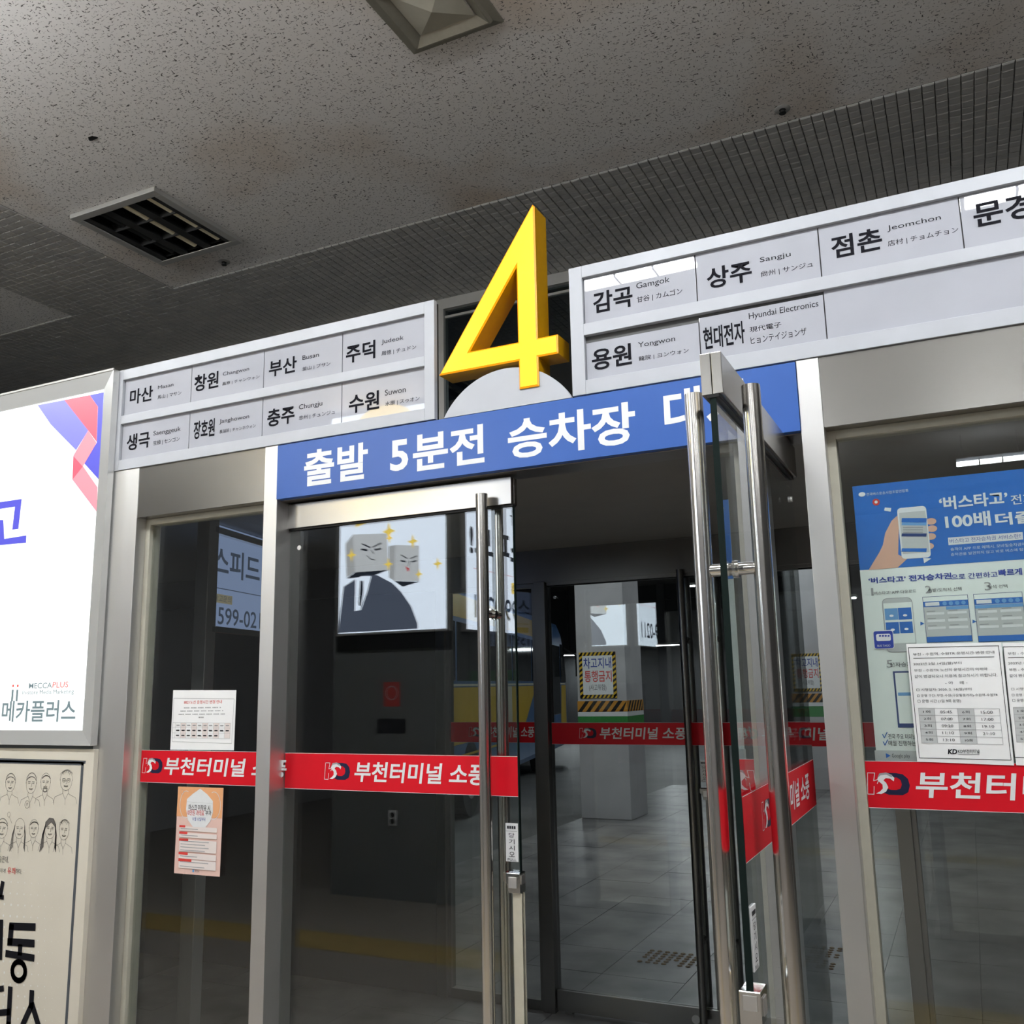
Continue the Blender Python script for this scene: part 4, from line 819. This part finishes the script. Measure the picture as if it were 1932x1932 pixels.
# ================================================================== HALL COLUMN WITH LIT ADVERTS (mirrored in the doors)
KX0, KX1, KY0, KY1 = -4.95, -3.76, -5.6, -4.05
kc = tag(empty('advert_column', ((KX0+KX1)/2, KY1, 0)), 'grey square column with a socket mirrored in the left door', 'column'); ko = tuple(kc.location)
box('column_shaft', GREYWALL, KX0-ko[0], KX1-ko[0], KY0-ko[1], 0, 0, ZC, kc)
s_ = box('wall_socket', WHITE, -.02, .055, 0, .012, .57, .69, kc, .002)
for z in (.605, .655): MB().tube((.0175, .0115, z), (.0175, .0135, z), .022, 16).build('socket_hole', BLACK, s_)
BR = Board(lambda u, v, w: (-u, .002+w, v), kc)
BR.rect('red_notice', REDP, -.08, 1.52, .08, 1.72, 1); BR.arc('notice_ring', WHITE, 0, 1.63, .055, .055, 0, 360, .01, 2, 20); BR.rect('grey_grille', INKG, -.14, 1.30, .14, 1.42, 1); BR.flush()
AW = emit('lit_advert_white', (.80, .88, 1.0), ADBOX); AY = emit('lit_advert_yellow', (1.0, .72, .12), ADBOX*.8); AG = emit('lit_advert_grey', (.62, .64, .66), ADBOX*.75); AGD = emit('lit_advert_shade', (.48, .49, .50), ADBOX*.7); AS = emit('lit_advert_suit', (.10, .12, .17), ADBOX*.6); AK = emit('lit_advert_ink', (.03, .04, .06), ADBOX*.4); AR = emit('lit_advert_red', (.8, .08, .1), ADBOX*.6)
a1 = tag(empty('advert_panel', (-4.335, KY1+.0, 2.14)), 'lit advert of two box-headed figures mirrored in the left door', 'light box'); ao = tuple(a1.location)
aw = .535
box('advert_casing', ALUD, -aw-.03, aw+.03, .003, .045, -.02, 1.91, a1, .002); box('casing_plinth', BLACK, -aw-.03, aw+.03, .003, .03, -.15, -.025, a1); box('lit_sheet', AW, -aw, aw, .045, .05, .0, 1.89, a1)
# printed so that it reads correctly from the gate: u runs to the reader's right = -x
BA = Board(lambda u, v, w: (-u, .0504+w, v), a1)
def mv(px, py): p = onY(px, py, 4.25); return (-(p.x+4.335), p.z-2.14)       # mirror image in the door back to the sheet
zD = zmap((480, 860), .2691)
g = lambda x, y: mv(*zD(x, y))
def MP(name, mat, pts, lay=1): BA.poly(name, mat, [g(*p) for p in pts], lay)
bub = [(-.30+.46*math.cos(t)*1.0, 1.36+.42*math.sin(t)) for t in [i*math.pi/15 for i in range(30)]]
BA.ell('speech_bubble', AY, -.02, 1.44, .46, .50, 1, 30); MP('speech_bubble', AY, [(745, 515), (870, 470), (800, 440)], 1)
MP('box_head', AGD, [(682, 625), (735, 562), (748, 822), (690, 862)], 2); MP('box_head', AG, [(735, 562), (972, 555), (982, 808), (748, 825)], 3); MP('box_head', AK, [(690, 868), (748, 825), (982, 808), (870, 850)], 2)
MP('box_head', AGD, [(982, 645), (1030, 634), (1025, 885), (985, 860)], 2); MP('box_head', AG, [(1030, 634), (1195, 640), (1197, 888), (1022, 884)], 3); MP('box_head', AK, [(1025, 886), (1197, 890), (1080, 925)], 2)
MP('suit', AS, [(670, 925), (755, 870), (830, 840), (905, 845), (1010, 900), (1070, 960), (1140, 1060), (1185, 1180), (1185, 1215), (635, 1245), (640, 1180)], 4)
MP('shirt', AW, [(752, 872), (795, 850), (862, 850), (835, 960), (790, 1085), (748, 1095)], 5); MP('necktie', AK, [(786, 885), (806, 883), (808, 950), (792, 1062), (776, 1052), (782, 950)], 6)
def ML(pts, wd=.007, mat=None, lay=6): BA.line('face_line', mat or AK, [g(*p) for p in pts], wd, lay)
ML([(800, 628), (855, 652)], .012); ML([(872, 650), (932, 622)], .012); ML([(795, 665), (835, 672)], .016); ML([(888, 668), (930, 660)], .016); ML([(862, 670), (880, 695)]); ML([(836, 708), (855, 732), (888, 738)])
ML([(1072, 705), (1112, 728)], .009); ML([(1135, 728), (1180, 712)], .009); ML([(1070, 745), (1100, 750)], .013); ML([(1145, 752), (1175, 745)], .013); ML([(1128, 745), (1122, 780)]); MP('face_line', AR, [(1100, 780), (1130, 800), (1118, 825)], 6)
for (x, y, s_) in ((985, 540, 26), (990, 588, 14), (1152, 610, 20), (725, 705, 20), (982, 768, 18), (1195, 838, 14), (1325, 765, 17)):
    c = g(x, y); r = .0026*s_; BA.poly('sparkle', AY, [(c[0]+r*(1 if k_ % 2 == 0 else .35)*math.cos(k_*math.pi/4), c[1]+r*(1 if k_ % 2 == 0 else .35)*1.2*math.sin(k_*math.pi/4)) for k_ in range(8)], 7)
BA.flush()
a2 = tag(empty('advert_panel', (KX1, -4.85, 2.14)), 'lit white phone-number advert mirrored beside the door handle', 'light box')
box('advert_casing', ALUD, .003, .045, -.68, .68, -.02, 1.91, a2, .002); box('lit_sheet', AW, .045, .05, -.65, .65, 0, 1.89, a2)
BA = Board(lambda u, v, w: (.0504+w, u, v), a2)
BA.text('advert_lettering', AK, '스피드!', -.52, .62, .60, .92, 2, bold=.03); BA.text('advert_lettering', AK, '지하', -.58, 1.0, -.2, 1.16, 2); BA.text('advert_lettering', AK, '1599-0211', -.55, .10, .52, .30, 2, bold=.012)
BA.rect('yellow_tag', AY, -.55, .36, -.2, .46, 1); BA.text('advert_lettering', AK, '광고문의', -.53, .375, -.22, .445, 2)
for k_ in range(26): BA.bar('dotted_rule', AR, -.55+k_*.042, -.55+k_*.042+.026, .52, .006, 1)
BA.flush()
# advert panel inside the porch, seen through the left window
LA, LBp = onY(398, 1000, 1.55), Vector((0, 0, 0)); dirv = Vector((-.24, .97, 0))
AV = emit('dim_advert_sheet', (.30, .39, .62), .45); AVI = emit('dim_advert_ink', (.10, .13, .19), .3); AVY = emit('dim_advert_tag', (.40, .36, .24), .35)
pa = onY(392, 1090, .62); ang = math.atan2(dirv.y, dirv.x)
ap = tag(empty('porch_advert', (pa.x, pa.y, 0), ang), 'dim blue advert board in a steel frame behind the left window', 'advert board')
Lw = .62; zl0, zl1 = onY(385, 1187, .62).z, onY(395, 1000, .62).z
# local x runs along the board, the reader stands on the local -y side
box('advert_sheet', AV, .03, Lw, 0, .02, zl0, zl1+.035, ap); box('frame_rail', POLISH, .0, Lw, -.03, .03, zl1-.012, zl1+.018, ap, .002); box('frame_rail', POLISH, .0, Lw, -.03, .03, zl0-.014, zl0+.014, ap, .002)
box('frame_post', STEELV, -.05, .03, -.03, .03, 0, zl1+.05, ap, .002); box('frame_post', STEELV, Lw, Lw+.06, -.03, .03, 0, zl1+.05, ap, .002)
BA = Board(lambda u, v, w: (u, -.0005-w, v), ap)
hz = zl1-zl0
BA.text('advert_lettering', AVI, '스피드', .035, zl0+hz*.56, .48, zl0+hz*.86, 2, bold=.02); BA.text('advert_lettering', AVI, '1599-0211', .05, zl0+hz*.06, .57, zl0+hz*.24, 2, bold=.01)
BA.rect('yellow_tag', AVY, .05, zl0+hz*.28, .22, zl0+hz*.37, 1); BA.text('advert_lettering', AVI, '광고문의', .058, zl0+hz*.295, .21, zl0+hz*.36, 2); BA.bar('thin_rule', AVI, .04, Lw-.02, zl0+hz*.43, .004, 1); BA.flush()

# ================================================================== BUS PLATFORM OUTSIDE
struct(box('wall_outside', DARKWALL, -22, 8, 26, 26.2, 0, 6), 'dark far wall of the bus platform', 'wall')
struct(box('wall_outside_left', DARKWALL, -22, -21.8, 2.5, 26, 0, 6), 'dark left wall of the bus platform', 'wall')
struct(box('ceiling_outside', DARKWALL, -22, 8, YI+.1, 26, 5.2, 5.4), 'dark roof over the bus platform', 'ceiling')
def pillar(x0, x1, y0, y1, label, group):
    e = tag(empty('concrete_pillar', ((x0+x1)/2, y0, 0)), label, 'pillar'); bx = (x0+x1)/2; W = (x1-x0)/2; Dp = y1-y0
    box('pillar_shaft', CONC, -W, W, 0, Dp, 0, 5.2, e, .01)
    g_ = box('green_band', GREENP, -W-.002, W+.002, -.002, Dp+.002, 1.10, 1.26, e); box('white_band', WHITE, -W-.002, W+.002, -.002, Dp+.002, 1.262, 1.318, e)
    hb = box('hazard_band', HAZY, -W-.003, W+.003, -.003, Dp+.003, 1.32, 1.455, e)
    B = Board(lambda u, v, w: (u, -.0034-w, v), hb); n = 6
    for i in range(n): a = -W+2*W*i/n; d = 2*W/n*.5; B.poly('black_stripe', BLACK, [(a, 1.32), (a+d, 1.32), (min(a+d+.11, W), 1.455), (min(a+.11, W), 1.455)], 1)
    B.flush()
    B = Board(lambda u, v, w: (W+.0034+w, u, v), hb)
    for i in range(n): a = Dp*i/n; d = Dp/n*.5; B.poly('black_stripe', BLACK, [(a, 1.32), (a+d, 1.32), (min(a+d+.11, Dp), 1.455), (min(a+.11, Dp), 1.455)], 1)
    B.flush()
    # warning sign
    s0, s1, q0, q1 = -W*.88, W*.62, 1.49, 2.075
    sg = box('warning_sign', HAZY, s0, s1, -.008, 0, q0, q1, e); B = Board(lambda u, v, w: (u, -.0084-w, v), sg)
    B.rect('sign_border', YELP, s0, q0, s1, q1, 1); B.rect('sign_field', WHITE, s0+.045, q0+.045, s1-.045, q1-.045, 3)
    for i in range(9):
        for (v0, v1) in ((q0, q0+.045), (q1-.045, q1)): a = s0+(s1-s0)*i/9; d = (s1-s0)/18; B.poly('black_stripe', BLACK, [(a, v0), (a+d, v0), (min(a+d+.03, s1), v1), (min(a+.03, s1), v1)], 2)
        for (u0, u1) in ((s0, s0+.045), (s1-.045, s1)): a = q0+(q1-q0)*i/9; d = (q1-q0)/18; B.poly('black_stripe', BLACK, [(u0, a), (u1, min(a+.03, q1)), (u1, min(a+d+.03, q1)), (u0, a+d)], 2)
    B.text('sign_text_blue', PVIOL, '차고지내', s0+.06, q1-.21, s1-.06, q1-.07, 4, bold=.012); B.text('sign_text_red', REDP, '통행금지', s0+.07, q1-.38, s1-.06, q1-.235, 4, bold=.012); B.text('sign_text_dark', INKG, '(사고위험)', s0+.13, q1-.50, s1-.14, q1-.41, 4); B.flush()
    return e
pillar(-4.60, -3.93, 8.95, 9.60, 'white pillar with a warning sign behind the inner door', None)
pillar(-2.55, -1.95, 12.9, 13.5, 'farther white pillar glimpsed left of the right steel post', None)
gp = tag(empty('platform_number', (-6.6, 16.0, 0)), 'green platform number post beside the bus front', 'sign')
box('number_board', GREENP, -.5, .5, 0, .12, .3, 2.0, gp); B = Board(lambda u, v, w: (u, -.0005-w, v), gp); B.text('number_lettering', WHITE, '14', -.35, 1.35, .3, 1.75, 1, bold=.02); B.rect('hazard_strip', HAZY, -.5, .95, .5, 1.15, 1)
for i in range(6): B.poly('black_stripe', BLACK, [(-.5+i/6, .95), (-.42+i/6, .95), (-.36+i/6, 1.15), (-.44+i/6, 1.15)], 2)
B.flush()
# the bus: local x runs from rear to front (away from the viewer), its right flank faces local -y
bus = tag(empty('bus', (-5.35, 6.0, 0), math.atan2(.968, -.25)), 'yellow and blue intercity bus parked beyond the doors', 'bus')
BUSY = flat('bus_yellow', (.62, .40, .02), .3, 0, .5, coat=.3); BUSB = flat('bus_blue', (.05, .13, .30), .3, 0, .5, coat=.3); BUSG = flat('bus_glass', (.008, .009, .011), .06, 0, .6, grain=0); BUSW = flat('bus_white', (.55, .52, .42), .4)
BL, BWd = 12.0, 2.5
prof = [(0, .32), (BL-.15, .32), (BL, .55), (BL, 1.2), (BL-.12, 1.7), (BL-.45, 2.55), (BL-.75, 2.85), (BL-1.2, 3.0), (.2, 3.0), (0, 2.8)]
MB().prism(prof, 0, BWd).build('bus_body', BUSB, bus, .12)
B = Board(lambda u, v, w: (u, -.003-w, v), bus)
B.poly('yellow_panel', BUSY, [(.1, .95), (6.6, .95), (7.9, 1.66), (.1, 1.66)], 1); B.poly('yellow_panel', BUSY, [(.1, 2.56), (BL-3.6, 2.56), (BL-3.6, 2.86), (.1, 2.86)], 1); B.poly('yellow_panel', BUSY, [(BL-1.1, .75), (BL-.25, .75), (BL-.25, 1.66), (BL-.9, 1.66)], 1); B.poly('cream_panel', BUSW, [(5.0, .95), (5.6, .95), (5.6, 1.66), (5.0, 1.66)], 2)
B.bar('body_stripe', BUSW, .1, BL-.3, 1.69, .03, 2); B.bar('body_stripe', BUSY, .1, 7.0, .80, .03, 2)
B.text('bus_lettering', WHITE, '고속', 9.0, 1.05, 10.4, 1.5, 2, bold=.02); B.rect('luggage_hatch', BUSB, 8.2, .45, 9.0, .8, 2); B.flush()
for a, b in ((.3, 2.0), (2.1, 3.8), (3.9, 5.6), (5.7, 7.4), (7.5, 9.2)):
    MB().box(a, b, -.012, .01, 1.74, 2.5).build('side_window', BUSG, bus, .02)
MB().prism([(9.35, 1.05), (10.9, 1.05), (10.9, 2.5), (9.35, 2.5)], -.012, .01).build('entrance_door', BUSG, bus, .02)
MB().prism([(11.0, 1.72), (11.78, 1.72), (11.55, 2.35), (11.25, 2.55), (11.0, 2.55)], -.014, .01).build('windscreen_side', BUSG, bus)
mb = MB(); mb.quad((BL+.003, .1, 1.2), (BL+.003, 2.4, 1.2), (BL-.12+.004, 2.4, 1.7), (BL-.12+.004, .1, 1.7)); mb.quad((BL-.12+.004, .1, 1.7), (BL-.12+.004, 2.4, 1.7), (BL-.45+.004, 2.4, 2.55), (BL-.45+.004, .1, 2.55)); mb.build('windscreen', BUSG, bus)
for x in (2.8, 9.0):
    for y in (.14, BWd-.14): 
        wv = MB().tube((x, y-.14, .48), (x, y+.14, .48), .48, 28).build('wheel', BLACK, bus); MB().tube((x, -.008, .48), (x, .02, .48), .26, 20).build('wheel_hub', ALUD, wv) if y < 1 else None
mr = MB().tube((BL-.1, .05, 2.5), (BL+.3, -.25, 2.3), .02, 8).box(BL+.22, BL+.36, -.34, -.18, 1.85, 2.3).build('wing_mirror', BLACK, bus)
# platform lamps
def plamp(x, y, z, r, label):
    e = tag(empty('platform_lamp', (x, y, z)), label, 'lamp', 'white lamps under the platform roof'); box('lamp_body', ALUD, -.35, .35, -.12, .12, .02, .07, e); box('lamp_tube', emit('platform_tube', (.9, .97, 1.0), 20), -.33, .33, -.05, .05, 0, .02, e)
    box('hanger', BLACK, -.01, .01, -.01, .01, .07, 5.2-z, e)
    l = bpy.data.lights.new('platform_glow', 'AREA'); l.energy = PLAT; l.shape = 'RECTANGLE'; l.size = .66; l.size_y = .2; l.color = (.88, .95, 1.0); lo = bpy.data.objects.new('platform_glow', l); COL.objects.link(lo); lo.parent = e; lo.location = (0, 0, -.01)
for k_, (px, py, y) in enumerate(((1318, 1106, 17), (1578, 1131, 15), (1260, 1218, 24), (1075, 1237, 25))):
    p = onY(px, py, y); plamp(p.x, p.y, p.z, .3, ('bright white platform lamp seen between inner door and open door', 'white platform lamp seen beside the ticket poster', 'small white platform lamp far behind the warning pillar', 'small white platform lamp above the bus')[k_])
for (x, y, t) in ((-5.2, 6.6, 'left of the warning pillar'), (-1.6, 6.6, 'right of the warning pillar'), (-3.0, 11.5, 'beyond the warning pillar')): plamp(x, y, 4.6, .3, 'white platform lamp high under the outside roof, '+t)
for m_ in bpy.data.materials:       # small lit print need not be sampled as lamps
    if m_.name.startswith('lit_') and m_.name not in ('lit_fixture_cover', 'lit_white_panel', 'lit_advert_white', 'lit_yellow_acrylic') or m_.name.startswith('dim_') or m_.name == 'platform_tube': m_.cycles.emission_sampling = 'NONE'
bpy.data.objects.remove(_to); bpy.data.curves.remove(_tc); bpy.data.scenes.remove(_ts)
